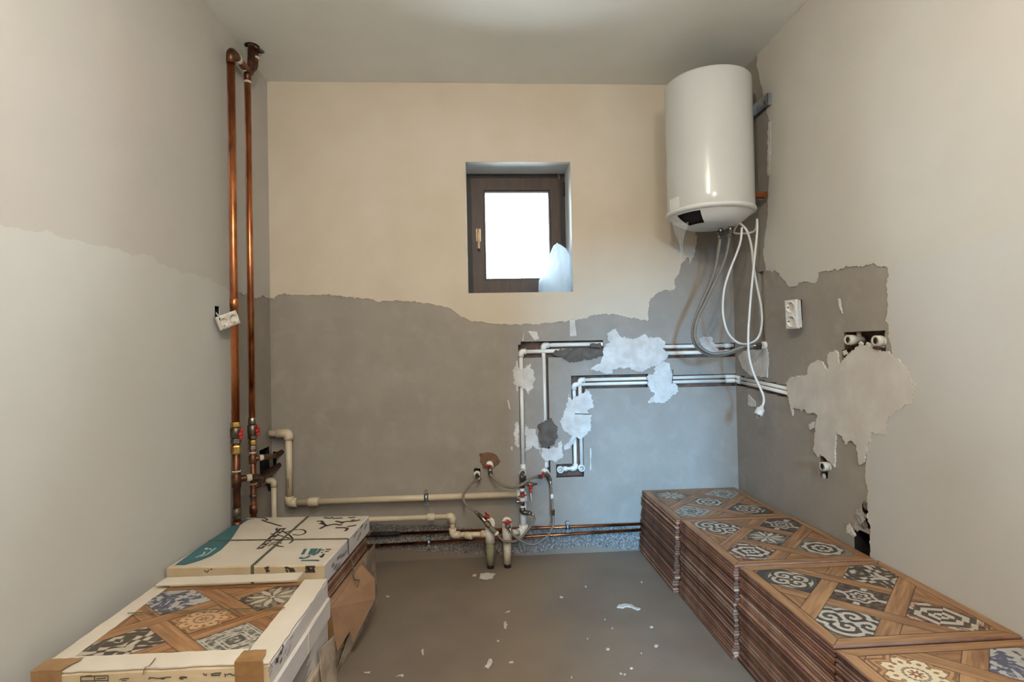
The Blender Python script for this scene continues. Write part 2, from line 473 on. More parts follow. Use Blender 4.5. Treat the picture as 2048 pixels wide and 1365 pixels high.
def patch_b(px, mats='filler', th=.004, amp=.006, seed=1, name='plaster_patch', fn=pb, mp=backmap, par=None, step=.004, freq=45):
    return sheet(name, ragged(fn(px), amp, step, seed, freq=freq), mp, th, mats, par or wall_back)
patch_b(cC([(105, 440), (125, 388), (150, 445), (195, 440), (230, 415), (268, 512), (248, 590), (212, 645), (190, 592), (140, 588), (132, 620), (105, 530)]), seed=1)
patch_b(cC([(165, 232), (185, 168), (178, 235)]), seed=2, amp=.002)
patch_b(cC([(215, 165), (280, 165), (297, 220), (262, 232)]), seed=3, amp=.003)
patch_b([(1139, 640), (1149, 640), (1153, 672), (1140, 673)], seed=4, amp=.0015)
patch_b(cC([(815, 180), (870, 150), (920, 205), (1000, 225), (1080, 195), (1110, 188), (1130, 210), (1210, 210), (1245, 240), (1240, 295), (1275, 330), (1262, 368), (1190, 420), (1100, 448), (1045, 475),
            (985, 440), (920, 440), (855, 450), (850, 490), (790, 485), (690, 452), (705, 432), (770, 402), (777, 340), (803, 270), (830, 250)]), seed=5)
patch_b(cC([(1190, 405), (1240, 395), (1280, 410), (1298, 480), (1308, 560), (1345, 585), (1345, 625), (1290, 655), (1248, 712), (1200, 700), (1120, 712), (1128, 680), (1172, 640), (1120, 582), (1115, 500), (1165, 488)]), seed=6, th=.006)
patch_b(cC([(520, 640), (550, 690), (600, 640), (675, 615), (700, 700), (705, 745), (650, 755), (690, 800), (685, 900), (650, 950), (620, 980), (575, 960), (545, 990), (560, 1015), (500, 1060),
            (472, 1058), (538, 960), (500, 920), (455, 870), (480, 770), (505, 735)]), 'filler', .007, seed=7)
patch_b(cC([(288, 862), (330, 845), (380, 828), (430, 880), (440, 960), (410, 1025), (370, 1045), (320, 1042), (290, 985)]), 'mortar', .008, .006, 8, 'mortar_patch')
patch_b(cC([(412, 308), (480, 300), (600, 292), (780, 298), (782, 345), (700, 375), (640, 380), (530, 402), (490, 370), (405, 342)]), 'mortar', .006, .005, 9, 'mortar_patch')
patch_b(cC([(685, 258), (765, 252), (768, 288), (690, 282)]), 'mortar', .004, .003, 19, 'mortar_patch')
patch_b(cC([(105, 930), (130, 848), (142, 900), (140, 1040), (118, 1025)]), seed=10)
patch_b(cC([(192, 868), (212, 902), (270, 908), (290, 985), (312, 1085), (272, 1062), (252, 1032), (192, 1082), (192, 965)]), seed=11)
patch_b(cC([(318, 1052), (430, 1045), (468, 985), (482, 1110), (430, 1158), (392, 1140), (345, 1148), (318, 1102)]), seed=12, th=.005)
patch_b(cD([(372, 800), (400, 785), (440, 790), (470, 840), (490, 880), (440, 905), (390, 870)]), seed=13)
patch_b(cD([(300, 190), (350, 158), (352, 200), (330, 290), (302, 340), (308, 260)]), 'cream', .003, .004, 14)
patch_b(cC([(55, 680), (68, 690), (80, 755), (66, 750)]), seed=15, amp=.002)
patch_b(cC([(683, 1050), (692, 1050), (690, 1215), (682, 1215)]), seed=16, amp=.0015)
patch_b(cC([(80, 1040), (95, 1035), (98, 1065), (84, 1065)]), seed=17, amp=.002)
patch_b([(959, 909), (972, 905), (985, 906), (994, 913), (1001, 924), (995, 931), (986, 938), (966, 938), (961, 925)], 'brick', .0008, .003, 18, 'bare_brick')
# roughcast band at the foot of the back wall
rb = [(0, 0)]
a0 = [(538, 1062), (640, 1055), (740, 1046), (800, 1052), (870, 1050), (960, 1060), (1060, 1052), (1150, 1056), (1200, 1050), (1280, 1056), (1400, 1050), (1474, 1052)]
e = ragged(pb(a0), .004, .006, 31, closed=False, freq=40)
e[0] = (0, e[0][1]); e[-1] = (W, e[-1][1])
sheet('roughcast_band', [(0, 0)]+e+[(W, 0)], backmap, .003, 'roughcast', wall_back)
# mortar fillet smeared over the joint of wall and floor
e = ragged(pb([(560, 1112), (700, 1100), (780, 1098), (900, 1106), (960, 1110), (1080, 1106), (1130, 1096), (1165, 1090), (1210, 1094), (1280, 1104), (1470, 1100)]), .004, .008, 33, closed=False, freq=18)
e[0] = (0, .02); e[-1] = (W, .012)
sheet('mortar_skirt', [(0, 0)]+[(a, max(.004, b)) for a, b in e]+[(W, 0)], backmap, .0055, 'floor', wall_back)

# --- right wall
rh = [rect(1474, 751, 1580, 795, pr, .03),
      rect(1488, 688, 1533, 715, pr, .035),
      rect(1516, 545, 1531, 690, pr, .02),
      rect(1688, 665, 1772, 706, pr, .05), rect(1684, 700, 1712, 722, pr, .04),
      rect(1593, 601, 1605, 640, pr, .06),
      rect(1641, 912, 1656, 958, pr, .05),
      rect(1708, 1055, 1741, 1130, pr, .09), rect(1716, 1030, 1741, 1060, pr, .09), rect(1724, 1008, 1738, 1032, pr, .06)]
# horizontal chases must run level: rebuild the pair-pipe chase from its two pixel ends
p0 = onr(1475, 760); p1 = onr(1578, 784)
PAIR_Y = p1.y
def pair_z(y): return p0.z+(p1.z-p0.z)*(y/p1.y)
rh[0:1] = [(p1.y*(k+1)/5, p1.y*k/5, pair_z(p1.y*(k+.5)/5)-.030, pair_z(p1.y*(k+.5)/5)+.026, .03) for k in range(5)]
wall_right = struct(cell_wall('wall_right', BACKY, 0, 0, H, rh, rightmap, ['cement', 'brick', 'void', 'reveal']))
edge_r = [(1515, 112), (1517, 140), (1524, 170), (1530, 200), (1540, 245), (1543, 300), (1540, 350), (1537, 400), (1536, 440), (1530, 480), (1528, 520), (1534, 540), (1560, 545), (1575, 570), (1595, 575),
          (1600, 565), (1635, 563), (1637, 545), (1680, 537), (1745, 531), (1778, 535), (1776, 580), (1776, 640), (1783, 690), (1790, 740), (1750, 820), (1740, 880), (1735, 905), (1732, 950), (1738, 1000), (1742, 1060), (1744, 1128)]
e = ragged(pr(edge_r), .0055, .005, 5, closed=False, freq=30)
e[0] = (e[0][0], H)
last = e[-1][0]
sheet('plaster_coat', e+[(last, 0), (BACKY, 0), (BACKY, H)], rightmap, .0035, 'right_coat', wall_right)
# lower smoother coat on the right wall
e2 = ragged(pr([(1782, 534), (1830, 520), (1900, 496), (1960, 478), (2048, 438), (2300, 330)]), .012, .012, 9, closed=False, freq=10)
sheet('finish_coat', [(p[0], p[1]) for p in e2]+[(BACKY, e2[-1][1]), (BACKY, 0), (last, 0), pr([(1745, 1000)])[0], pr([(1742, 905)])[0], pr([(1760, 820)])[0], pr([(1792, 740)])[0], pr([(1784, 640)])[0]],
      rightmap, .0045, 'finish_right', wall_right)
big = cE([(255, 910), (290, 870), (330, 862), (400, 850), (408, 790), (480, 750), (545, 830), (538, 705), (600, 690), (618, 785), (690, 700), (760, 655), (880, 690), (960, 705), (1080, 810), (1140, 930), (1110, 1040),
          (1000, 1105), (945, 1170), (935, 1265)]) + cF([(900, 20), (890, 110), (850, 235), (832, 325), (790, 345), (760, 165), (705, 92), (650, 142), (615, 60), (560, 22), (548, 110), (552, 225), (545, 372), (520, 330),
          (470, 292), (400, 240), (385, 270), (338, 190), (350, 20)]) + cE([(450, 1240), (470, 1130), (400, 1105), (310, 1080), (298, 1135), (280, 1060)])
patch_b(big, 'filler_beige', .0065, .005, 21, fn=pr, mp=rightmap, par=wall_right)
patch_b(cE([(605, 335), (618, 335), (635, 435), (612, 400)]), 'filler', .003, .002, 22, fn=pr, mp=rightmap, par=wall_right)
patch_b(cD([(612, 905), (650, 880), (690, 868), (790, 862), (800, 930), (795, 1042), (740, 1035), (690, 1030), (640, 985)]), 'filler', .005, .004, 23, fn=pr, mp=rightmap, par=wall_right)
patch_b(cD([(675, 1145), (720, 1195), (722, 1225), (672, 1218)]), 'filler', .003, .003, 24, fn=pr, mp=rightmap, par=wall_right)
patch_b(cE([(405, 1190), (440, 1175), (445, 1220), (412, 1228)]), 'filler', .004, .003, 25, fn=pr, mp=rightmap, par=wall_right)
patch_b([(1538, 245), (1544, 243), (1541, 350), (1536, 352)], 'filler', .005, .004, 26, fn=pr, mp=rightmap, par=wall_right)

# --- left wall
lh = [rect(427, 612, 438, 642, pl, .06),
      rect(519, 902, 539, 940, pl, .07)]
wall_left = struct(cell_wall('wall_left', BACKY, 0, 0, H, lh, leftmap, ['cement', 'brick', 'void', 'reveal']))
eL = [(-300, 410), (0, 455), (60, 465), (130, 480), (200, 495), (250, 510), (300, 515), (312, 530), (360, 545), (400, 556), (440, 575), (464, 588), (480, 588), (500, 592), (538, 596)]
e = ragged(pl(eL), .008, .008, 41, closed=False, freq=14)
e = [(min(a, 0), b) for a, b in e]; e[-1] = (0, e[-1][1])
sheet('plaster_coat', e+[(0, H), (BACKY, H), (BACKY, e[0][1])], leftmap, .0035, 'upper_left', wall_left)
eV = ragged(pl([(463, 586), (462, 620), (461, 680), (460, 760), (460, 860), (459, 960), (459, 1060), (459, 1140)]), .003, .008, 43, closed=False, freq=24)
eV[-1] = (eV[-1][0], 0)
low = ragged(pl([(-300, 408), (0, 453), (60, 463), (130, 478), (200, 493), (250, 508), (300, 513), (312, 528), (360, 543), (400, 554), (440, 573), (463, 586)]), .008, .008, 41, closed=False, freq=14)
low[0] = (BACKY, low[0][1])
hl = lh[0]
sheet('finish_coat', low[:-1]+eV+[(BACKY, 0)], leftmap, .0048, 'finish', wall_left, [[(hl[0], hl[2]), (hl[1], hl[2]), (hl[1], hl[3]), (hl[0], hl[3])]])

# --- ceiling hole rim where the risers leave
# ================================================================== WINDOW
win = bpy.data.objects.new('window_1', None); win.location = (1.2, .2, WIN[2]); COL.objects.link(win); ROOTLOC['window_1'] = V(win.location); struct(win)
win['label'] = 'small brown framed window deep in the back wall'
YF = .185
fx0, fx1, fz0, fz1 = WIN[0], WIN[1], WIN[2], WIN[3]
def wpt(px, py, y=YF): p = at_y(px, py, y); return p.x, p.z
gx0 = wpt(972, 470)[0]; gx1 = wpt(1098, 470)[0]; gz1 = wpt(1035, 385)[1]; gz0 = wpt(1035, 556)[1]
sx0 = wpt(944, 470)[0]; sx1 = wpt(1121, 470)[0]; sz1 = wpt(1035, 357)[1]; sz0 = fz0+.012
def ring(name, o, i, y0, y1, mats, par, bev=.004):
    (a0, a1, b0, b1), (c0, c1, d0, d1) = o, i
    mb = MB()
    # four mitred members
    O = [(a0, b0), (a1, b0), (a1, b1), (a0, b1)]; I = [(c0, d0), (c1, d0), (c1, d1), (c0, d1)]
    for k in range(4):
        k2 = (k+1) % 4
        q = [O[k], O[k2], I[k2], I[k]]
        fr_ = [V((x, y0, z)) for x, z in q]; bk = [V((x, y1, z)) for x, z in q]
        mb.add(fr_+bk, [(0, 1, 2, 3), (4, 7, 6, 5), (0, 4, 5, 1), (2, 6, 7, 3), (1, 5, 6, 2), (3, 7, 4, 0)])
    return mb.build(name, mats, par)
ring('window_frame', (fx0, fx1, fz0, fz1), (sx0, sx1, sz0, sz1), YF+.012, YF+.075, 'frame_dark', win)
sash = ring('sash', (sx0, sx1, sz0, sz1), (gx0-.012, gx1+.012, gz0-.012, gz1+.012), YF-.004, YF+.06, 'frame', win)
ring('sash_lip', (gx0-.012, gx1+.012, gz0-.012, gz1+.012), (gx0-.004, gx1+.004, gz0-.004, gz1+.004), YF+.004, YF+.05, 'frame_dark', sash)
ring('glazing_bead', (gx0-.004, gx1+.004, gz0-.004, gz1+.004), (gx0, gx1, gz0, gz1), YF+.014, YF+.05, 'frame_grey', sash)
mb = MB(); mb.box(((gx0+gx1)/2, YF+.03, (gz0+gz1)/2), gx1-gx0, .006, gz1-gz0)
mb.build('pane', 'glass', win)
# hinge cover top right and frayed mortar above the frame
hp = wpt(1130, 378); mb = MB(); mb.box((hp[0], YF+.004, hp[1]), .022, .018, .075); mb.build('hinge', 'black', win)
c = wpt(957, 470)
mb = MB()
hpx = V((c[0], YF-.004, c[1]))
mb.tube([hpx+V((0, 0, .018)), hpx+V((0, -.008, .018))], .014, 16)
mb.tube(spline([hpx+V((0, -.008, .02)), hpx+V((.001, -.035, .016)), hpx+V((.001, -.042, -.005)), hpx+V((.0, -.040, -.05)), hpx+V((-.001, -.038, -.085))], 6), [.009]*6+[.0085]*6+[.008]*6+[.0075]*6+[.0065], 10)
hd = mb.build('window_handle', 'handle', win)
mb = MB(); mb.box(hpx+V((0, -.003, -.003)), .026, .007, .07); mb.build('handle_plate', 'handle', hd)
# ragged dark mortar line above the frame and a curl of paint
sheet('frame_gap', ragged([(fx0+.003, fz1-.022), (fx1-.003, fz1-.022), (fx1-.003, fz1-.004), (fx0+.003, fz1-.004)], .004, .006, 4, freq=50), lambda u, v, h: V((u, YF+.012-h, v)), .004, 'frame_dark', win)
q = [wpt(1099, 348), wpt(1114, 349), wpt(1118, 360)]
mb = MB(); mb.tube(spline([V((q[0][0], YF-.01, q[0][1])), V((q[1][0], YF-.02, q[1][1])), V((q[2][0], YF-.012, q[2][1]))], 6), .0025, 6, flat=.3); mb.build('paint_curl', 'filler', win)

# bag on the sill
def bag():
    base = [at_y(1080, 584, .05), at_y(1145, 584, .05)]
    cx = (base[0].x+base[1].x)/2; hw = (base[1].x-base[0].x)/2
    zb = WIN[2]
    prof = [(0.0, 1.0, 0), (.03, 1.0, 0), (.07, .96, .0), (.12, .80, .012), (.17, .68, .022), (.21, .58, .026), (.24, .42, .024), (.262, .22, .016), (.268, .02, .012)]
    seg = 56; vs = []; rng = random.Random(4)
    fine = []
    for k in range(len(prof)-1):
        for j in range(6):
            t = j/6; fine.append(tuple(prof[k][i]*(1-t)+prof[k+1][i]*t for i in range(3)))
    fine.append(prof[-1])
    for zi, (z, s_, dx) in enumerate(fine):
        for k in range(seg):
            a = 2*math.pi*k/seg
            w = 1+.10*noise.noise(V((math.cos(a)*2.4, math.sin(a)*2.4, z*6)))+.07*noise.noise(V((math.cos(a)*6, math.sin(a)*6, z*9+3)))+(.10*abs(math.sin(a*4.5+z*9+2*noise.noise(V((a, z*7, 5)))))-.05)*min(1, z/.06)+.08*noise.noise(V((math.cos(a)*3, math.sin(a)*3, z*24+7)))
            x = cx+dx+math.cos(a)*hw*s_*min(w, 1.06)
            x = min(x, WIN[1]-.001)
            y = .085+math.sin(a)*.07*(s_*.75+.2)*w
            vs.append(V((x, y, zb+.001+z*(1+.04*noise.noise(V((a, z*3, 2)))))))
    n = len(fine)
    fs = [(i*seg+k, i*seg+(k+1) % seg, (i+1)*seg+(k+1) % seg, (i+1)*seg+k) for i in range(n-1) for k in range(seg)]
    mb = MB(); mb.add(vs, fs, 0, True)
    mb.add(vs[:seg], [tuple(range(seg))]); mb.add(vs[-seg:], [tuple(range(seg))])
    o = mb.build('plastic_bag', 'bag')
    return tag(o, 'crumpled white plastic bag leaning in the right corner of the window sill', 'bag')
bag()

# ================================================================== PIPE PARTS
def sleeve(mb, a, b, r, mi=0, seg=18, ch=.003):
    a = V(a); b = V(b); L_ = (b-a).length
    mb.lathe(a, b-a, [(0, 0), (0, r-ch), (ch, r), (L_-ch, r), (L_, r-ch), (L_, 0)], seg, mi)
def nut(mb, a, b, r, mi=0):
    a = V(a); b = V(b); L_ = (b-a).length
    mb.lathe(a, b-a, [(0, 0), (0, r*.9), (L_*.15, r), (L_*.85, r), (L_, r*.9), (L_, 0)], 6, mi, False)
def part_tube(name, path, r, m, par, seg=14):
    mb = MB(); mb.tube(path, r, seg); return mb.build(name, m, par)
def part_sleeve(name, a, b, r, m, par, hexa=False):
    mb = MB(); (nut if hexa else sleeve)(mb, a, b, r); return mb.build(name, m, par)
def butterfly(name, c, axis, wing, size, par, m='red'):
    """red two-winged valve handle: stem hub along axis, wings along wing"""
    axis = V(axis).normalized(); wing = V(wing).normalized(); third = axis.cross(wing)
    mb = MB(); c = V(c)
    mb.lathe(c, axis, [(0, 0), (0, size*.22), (size*.35, size*.2), (size*.35, 0)], 12)
    for s in (-1, 1):
        o = c+axis*size*.22
        pts = [o+wing*s*size*.1, o+wing*s*size*.3+axis*size*.05, o+wing*s*size*.55+axis*size*.12]
        mb.tube(spline(pts, 5), [size*.10, size*.13, size*.16, size*.18, size*.19, size*.19, size*.19, size*.18, size*.16, size*.12, size*.06], 10, flat=.45)
    return mb.build(name, m, par)

# ---------- two copper risers in the left corner
RX = .05
def riser1():
    q = onl(466.5, 480, RX); y = q.y
    z = lambda py: onl(470, py, RX).z
    t = thing('copper_riser', (RX, y, 0), 'thicker bright copper riser pipe, the left one, elbowed under the ceiling', 'pipe', None)
    top = onl(463, 103, RX).z
    P = lambda zz: V((RX, y, zz))
    r = .0158
    part_tube('pipe', [P(z(852)), P(top-.03)], r, 'copper', t, 20)
    # top elbow and run along the wall towards the back
    part_tube('elbow', fillet([P(top-.055), P(top), V((RX, y+.05, top))], .028, 8), r*1.13, 'copper_dark', t, 18)
    part_tube('top_run', [V((RX, y+.045, top)), V((RX+.004, y+.16, top-.004))], r, 'copper_dark', t, 18)
    part_sleeve('joint', V((RX, y+.06, top)), V((RX, y+.085, top)), r*1.15, 'ppr_dirty', t)
    part_sleeve('joint', V((RX, y+.125, top-.003)), V((RX, y+.138, top-.003)), r*1.12, 'ppr_dirty', t)
    part_tube('ceiling_bend', fillet([V((RX+.004, y+.15, top-.004)), V((RX+.006, y+.185, top-.004)), V((RX+.012, y+.19, H+.02))], .02, 8), r, 'copper_dark', t, 16)
    part_sleeve('coupling', P(z(617)), P(z(598)), r*1.1, 'copper', t)
    part_sleeve('union_nut', P(z(855)), P(z(845)), .021, 'brass', t, True)
    vb = MB(); sleeve(vb, P(z(877)), P(z(856)), .022); nut(vb, P(z(888)), P(z(878)), .021); va = vb.build('ball_valve', 'steel_dark', t)
    b = butterfly('valve_handle', P(z(869))+V((.018, -.008, 0)), (.8, -.6, 0), (0.1, 0, 1), .042, va)
    part_sleeve('union_nut', P(z(909)), P(z(892)), .021, 'brass', t, True)
    part_tube('pipe', [P(z(850)), P(z(1075))], r*.98, 'copper_dark', t, 18)
    part_sleeve('solder_ring', P(z(946)), P(z(943)), r*1.16, 'ppr_dirty', t)
    part_sleeve('tee', P(z(978)), P(z(949)), r*1.17, 'copper_dark', t)
    # branch running to the back wall
    e0 = P(z(961)); e3 = onb(562, 928, -.02)
    part_tube('branch', fillet([e0, e0+V((.045, .03, .0)), onb(521, 955, .16), e3], .02, 6), .0135, 'copper_dark', t, 14)
    part_sleeve('branch_joint', e0+V((.03, .02, 0)), e0+V((.048, .034, 0)), .0145, 'ppr_dirty', t)
    part_sleeve('coupling', P(z(1040)), P(z(1018)), r*1.2, 'steel_dark', t)
    part_sleeve('coupling', P(z(1062)), P(z(1046)), r*1.25, 'copper_dark', t)
    part_tube('foot', [P(z(1070)), P(.0)], r, 'copper_dark', t, 14)
    return y, top
Y1, TOP1 = riser1()
def riser2():
    q = onl(499.5, 480, RX); y = q.y
    z = lambda py: onl(502, py, RX).z
    t = thing('copper_riser', (RX, y, 0), 'thinner dark copper riser pipe, the right one, bent sideways near the ceiling', 'pipe')
    P = lambda zz: V((RX, y, zz)); r = .0138
    zt = z(160)
    part_tube('pipe', [P(z(840)), P(zt)], r, 'copper', t, 20)
    b2 = V((RX+.012, y+.035, 0))
    part_tube('offset_bend', fillet([P(zt-.03), P(zt+.02), V((RX+.01, y+.055, zt+.065)), V((RX+.012, y+.06, H+.02))], .02, 8), r*1.12, 'copper_dark', t, 18)
    part_sleeve('joint', P(zt-.035), P(zt-.022), r*1.16, 'ppr_dirty', t)
    part_sleeve('joint', V((RX+.012, y+.06, H-.045)), V((RX+.012, y+.06, H-.03)), r*1.3, 'ppr_dirty', t)
    part_sleeve('coupling', P(z(850)), P(z(836)), r*1.25, 'steel', t)
    vb = MB(); sleeve(vb, P(z(872)), P(z(851)), .0205); nut(vb, P(z(880)), P(z(872)), .019); va = vb.build('ball_valve', 'steel_dark', t)
    butterfly('valve_handle', P(z(863))+V((.018, -.006, 0)), (.85, -.5, 0), (.1, 0, 1), .042, va)
    part_sleeve('union_nut', P(z(891)), P(z(882)), .018, 'brass', t, True)
    part_sleeve('union_nut', P(z(901)), P(z(893)), .018, 'steel', t, True)
    part_sleeve('solder_ring', P(z(909)), P(z(906)), r*1.2, 'ppr_dirty', t)
    part_tube('pipe', [P(z(845)), P(0)], r*.98, 'copper_dark', t, 18)
    part_sleeve('tee', P(z(930)), P(z(912)), r*1.2, 'copper_dark', t)
    e0 = P(z(920))
    part_tube('branch', fillet([e0, e0+V((.03, .025, .0)), onb(548, 913, .06), onb(568, 902, -.02)], .015, 6), .0125, 'copper_dark', t, 14)
    part_sleeve('branch_joint', e0+V((.02, .016, 0)), e0+V((.034, .03, 0)), .0138, 'ppr_dirty', t)
    part_sleeve('solder_ring', P(z(973)), P(z(969)), r*1.2, 'ppr_dirty', t)
    part_sleeve('coupling', P(z(998)), P(z(992)), r*1.2, 'steel_dark', t)
    part_sleeve('coupling', P(z(1032)), P(z(1014)), r*1.25, 'copper_dark', t)
    # second, thinner branch with a black plug of insulation
    f0 = P(z(978)); 
    part_tube('branch', fillet([f0, f0+V((.02, .02, .004)), onb(530, 966, .08)], .01, 5), .0095, 'copper_dark', t, 12)
    part_tube('insulation', [onb(533, 965, .075), onb(538, 970, .06), onb(539, 982, .055)], [.011, .013, .006], 'black', t, 10)
    return y
Y2 = riser2()
# crumbled plaster where the risers pass the ceiling
for k, (px, py, s) in enumerate([(492, 97, .02), (505, 100, .024), (510, 112, .014)]):
    pass
def lump(name, c, r, m, par, seed, sq=(1, 1, 1), sub=2):
    bm = bmesh.new(); bmesh.ops.create_icosphere(bm, subdivisions=sub, radius=1)
    for v in bm.verts:
        n = 1+.55*noise.noise(v.co*1.7+V((seed*3.1, 0, 0)))+.45*noise.noise(v.co*3.7+V((0, seed, 0)))+.25*noise.noise(v.co*8+V((0, 0, seed)))
        v.co = V(c)+V((v.co.x*sq[0], v.co.y*sq[1], v.co.z*sq[2]))*r*n
    me = bpy.data.meshes.new(name); bm.to_mesh(me); bm.free(); me.materials.append(M[m])
    return link(name, me, par)
for k in range(5):
    a = k*1.3
    lump('broken_plaster', (RX+.012+.028*math.cos(a), Y2+.06+.03*math.sin(a), H-.004), .014, 'filler' if k % 2 else 'mortar', ceiling, 60+k, (1, 1, .5), 1)
mb = MB(); mb.lathe((RX+.012, Y2+.06, H-.0005), (0, 0, -1), [(0, .03), (.001, .03), (.001, 0)], 14); mb.build('pipe_hole', 'void', ceiling)
mb = MB(); mb.lathe((RX+.012, Y1+.19, H-.0005), (0, 0, -1), [(0, .032), (.001, .032), (.001, 0)], 14); mb.build('pipe_hole', 'void', ceiling)

# ---------- white plastic runs along the back wall
OF = .15; OFU = .065; OFL = .095
def run_upper():
    B = lambda x, y: onb(x, y, OFU)
    t = thing('plastic_pipe_run', B(580, 1008), 'upper cream plastic pipe stepping down from the risers and running level along the back wall', 'pipe')
    r = .0155; R = .0225
    a = B(577, 867); b = B(577, 1006); c = B(1046, 1000); d = B(1046, 1064)
    a.z = B(570, 867).z
    b = V((a.x, a.y, b.z)); c = V((c.x, c.y, b.z)); d = V((c.x, c.y, d.z))
    s = V((.012, a.y, a.z))
    part_tube('pipe', [s, V((a.x-.03, a.y, a.z))], r, 'ppr_old', t, 18)
    part_tube('elbow', fillet([a+V((-.058, 0, 0)), a, a+V((0, 0, -.032))], .018, 6), R, 'ppr_old', t, 20)
    part_tube('pipe', [a+V((0, 0, -.03)), b+V((0, 0, .03))], r, 'ppr_old', t, 18)
    part_tube('elbow', fillet([b+V((0, 0, .032)), b, b+V((.036, 0, 0))], .018, 6), R, 'ppr_old', t, 20)
    k = B(627, 1006).x
    part_tube('pipe', [b+V((.03, 0, 0)), V((c.x-.03, c.y, c.z))], r, 'ppr_old', t, 18)
    part_sleeve('coupling', V((k-.025, b.y, b.z)), V((k+.025, b.y, b.z)), R, 'ppr_old', t)
    part_tube('elbow', fillet([c+V((-.03, 0, 0)), c, c+V((0, 0, -.04))], .02, 6), R, 'ppr', t, 20)
    part_tube('pipe', [c+V((0, 0, -.035)), d+V((0, 0, .02))], r*1.05, 'ppr', t, 18)
    part_tube('elbow', fillet([d+V((0, 0, .035)), d, d+V((-.03, -.018, 0))], .02, 6), R, 'ppr', t, 20)
    e1 = onb(1014, 1066, OF)
    part_tube('pipe', [d+V((-.02, -.012, 0)), e1], r, 'ppr', t, 18)
    # slot worn in the vertical length
    p = B(577, 966); mb = MB(); mb.box((a.x+.0, a.y-r, p.z), .003, .003, .05); mb.build('slot', 'ink_brown', t)
    clamp(V((B(853, 1004).x, -OFU, b.z)), r, V((1, 0, 0)), 'pipe clamp with bolts gripping the upper cream plastic pipe', OFU)
    return e1
def clamp(c, r, axis, label, off):
    t = thing('pipe_clamp', c+V((0, 0, -r)), label, 'clamp')
    mb = MB(); mb.lathe(c-axis*.010, axis, [(0, r+.0005), (0, r+.005), (.020, r+.005), (.020, r+.0005)], 20); mb.build('rubber_band', 'black', t)
    mb = MB(); mb.lathe(c-axis*.0065, axis, [(0, r+.005), (0, r+.0068), (.013, r+.0068), (.013, r+.005)], 20)
    mb.build('steel_band', 'zinc', t)
    for s in (-1, 1):
        mb = MB(); mb.box(c+V((0, 0, s*(r+.012))), .017, .018, .016)
        ear = mb.build('ear', 'zinc', t)
        mb = MB(); mb.lathe(c+V((0, -.008, s*(r+.011))), (0, -1, 0), [(0, 0), (0, .0065), (.005, .0065), (.005, 0)], 6, 0, False); mb.build('bolt', 'steel', ear)
    mb = MB(); mb.tube([c+V((0, r, 0)), V((c.x, 0, c.z))], .004, 8); mb.build('stud', 'steel', t)
E1 = run_upper()
def run_lower():
    B = lambda x, y: onb(x, y, OFL)
    t = thing('plastic_pipe_run', B(740, 1037), 'lower thin cream plastic pipe dropping one step before the left floor stub', 'pipe')
    r = .0125; R = .018
    z0 = B(860, 1035).z; z1 = B(936, 1069.5).z
    xs = B(548, 1000).x; xe = B(905, 1034).x; xt = onb(980, 1069, OF).x
    top = B(545, 962)
    part_tube('elbow', fillet([V((xs-.035, -OFL, top.z)), V((xs, -OFL, top.z)), V((xs, -OFL, top.z-.03))], .014, 6), R*.85, 'ppr_old', t, 16)
    part_tube('pipe', fillet([V((xs, -OFL, top.z-.025)), V((xs, -OFL, z0)), V((xe, -OFL, z0))], .02, 6), r, 'ppr_old', t, 16)
    xc = B(862, 1035).x
    part_sleeve('coupling', V((xc-.018, -OFL, z0)), V((xc+.018, -OFL, z0)), R, 'ppr_old', t)
    part_tube('elbow', fillet([V((xe-.03, -OFL, z0)), V((xe, -OFL, z0)), V((xe, -OFL, z0-.034))], .014, 6), R, 'ppr_old', t, 18)
    part_tube('pipe', [V((xe, -OFL, z0-.03)), V((xe, -OFL, z1+.03))], r, 'ppr_old', t, 16)
    part_tube('elbow', fillet([V((xe, -OFL, z1+.034)), V((xe, -OFL, z1)), V((xe+.036, -OFL, z1))], .014, 6), R, 'ppr_old', t, 18)
    part_tube('pipe', [V((xe+.03, -OFL, z1)), V((xe+.06, -OFL, z1)), onb(980, 1069, OF)], r, 'ppr_old', t, 16)
    xc = B(938, 1070).x
    part_sleeve('coupling', V((xc-.018, -OFL-.010, z1)), V((xc+.018, -OFL-.026, z1)), R, 'ppr_old', t)
    part_sleeve('coupling', onb(980, 1069, OF)+V((-.042, .021, -.004)), onb(980, 1069, OF)+V((-.012, .006, -.001)), R, 'ppr_old', t)
    return xt, onb(980, 1069, OF).z
XT, ZT = run_lower()
def stub(name, x, label, mid, ztee, zt):
    t = thing(name, (x, -OF, 0), label, 'pipe')
    P = lambda zz, dx=0: V((x+dx, -OF, zz))
    z = lambda py: onb(990, py, OF).z
    part_tube('tee', [P(z(1085)), P(zt)], .0235, 'ppr', t, 20)
    el = part_tube('elbow', fillet([P(zt-.01), P(zt+.02), V((x, -OF-.035, zt+.022))], .018, 6), .0235, 'ppr', t, 20)
    mb = MB(); mb.lathe(V((x, -OF-.034, zt+.022)), (0, -1, 0), [(0, .0245), (.004, .0245), (.004, .016), (-.006, .015)], 20); mb.build('rim', 'ppr', el)
    part_tube('sleeve', [P(z(1129)), P(z(1084))], .0195, mid, t, 18)
    part_tube('black_end', [P(0.0), P(z(1126))], .0168, 'black', t, 16)
    return V((x, -OF-.03, zt+.022))
zt_ = onb(983, 1052, OF).z
S1 = stub('floor_stub_pipe', XT, 'left floor stub of white pipe sheathed in grey green foam', 'foam', ZT, zt_)
S2 = stub('floor_stub_pipe', E1.x, 'right floor stub of white pipe with plain dirty sleeve', 'ppr_dirty', E1.z, zt_)

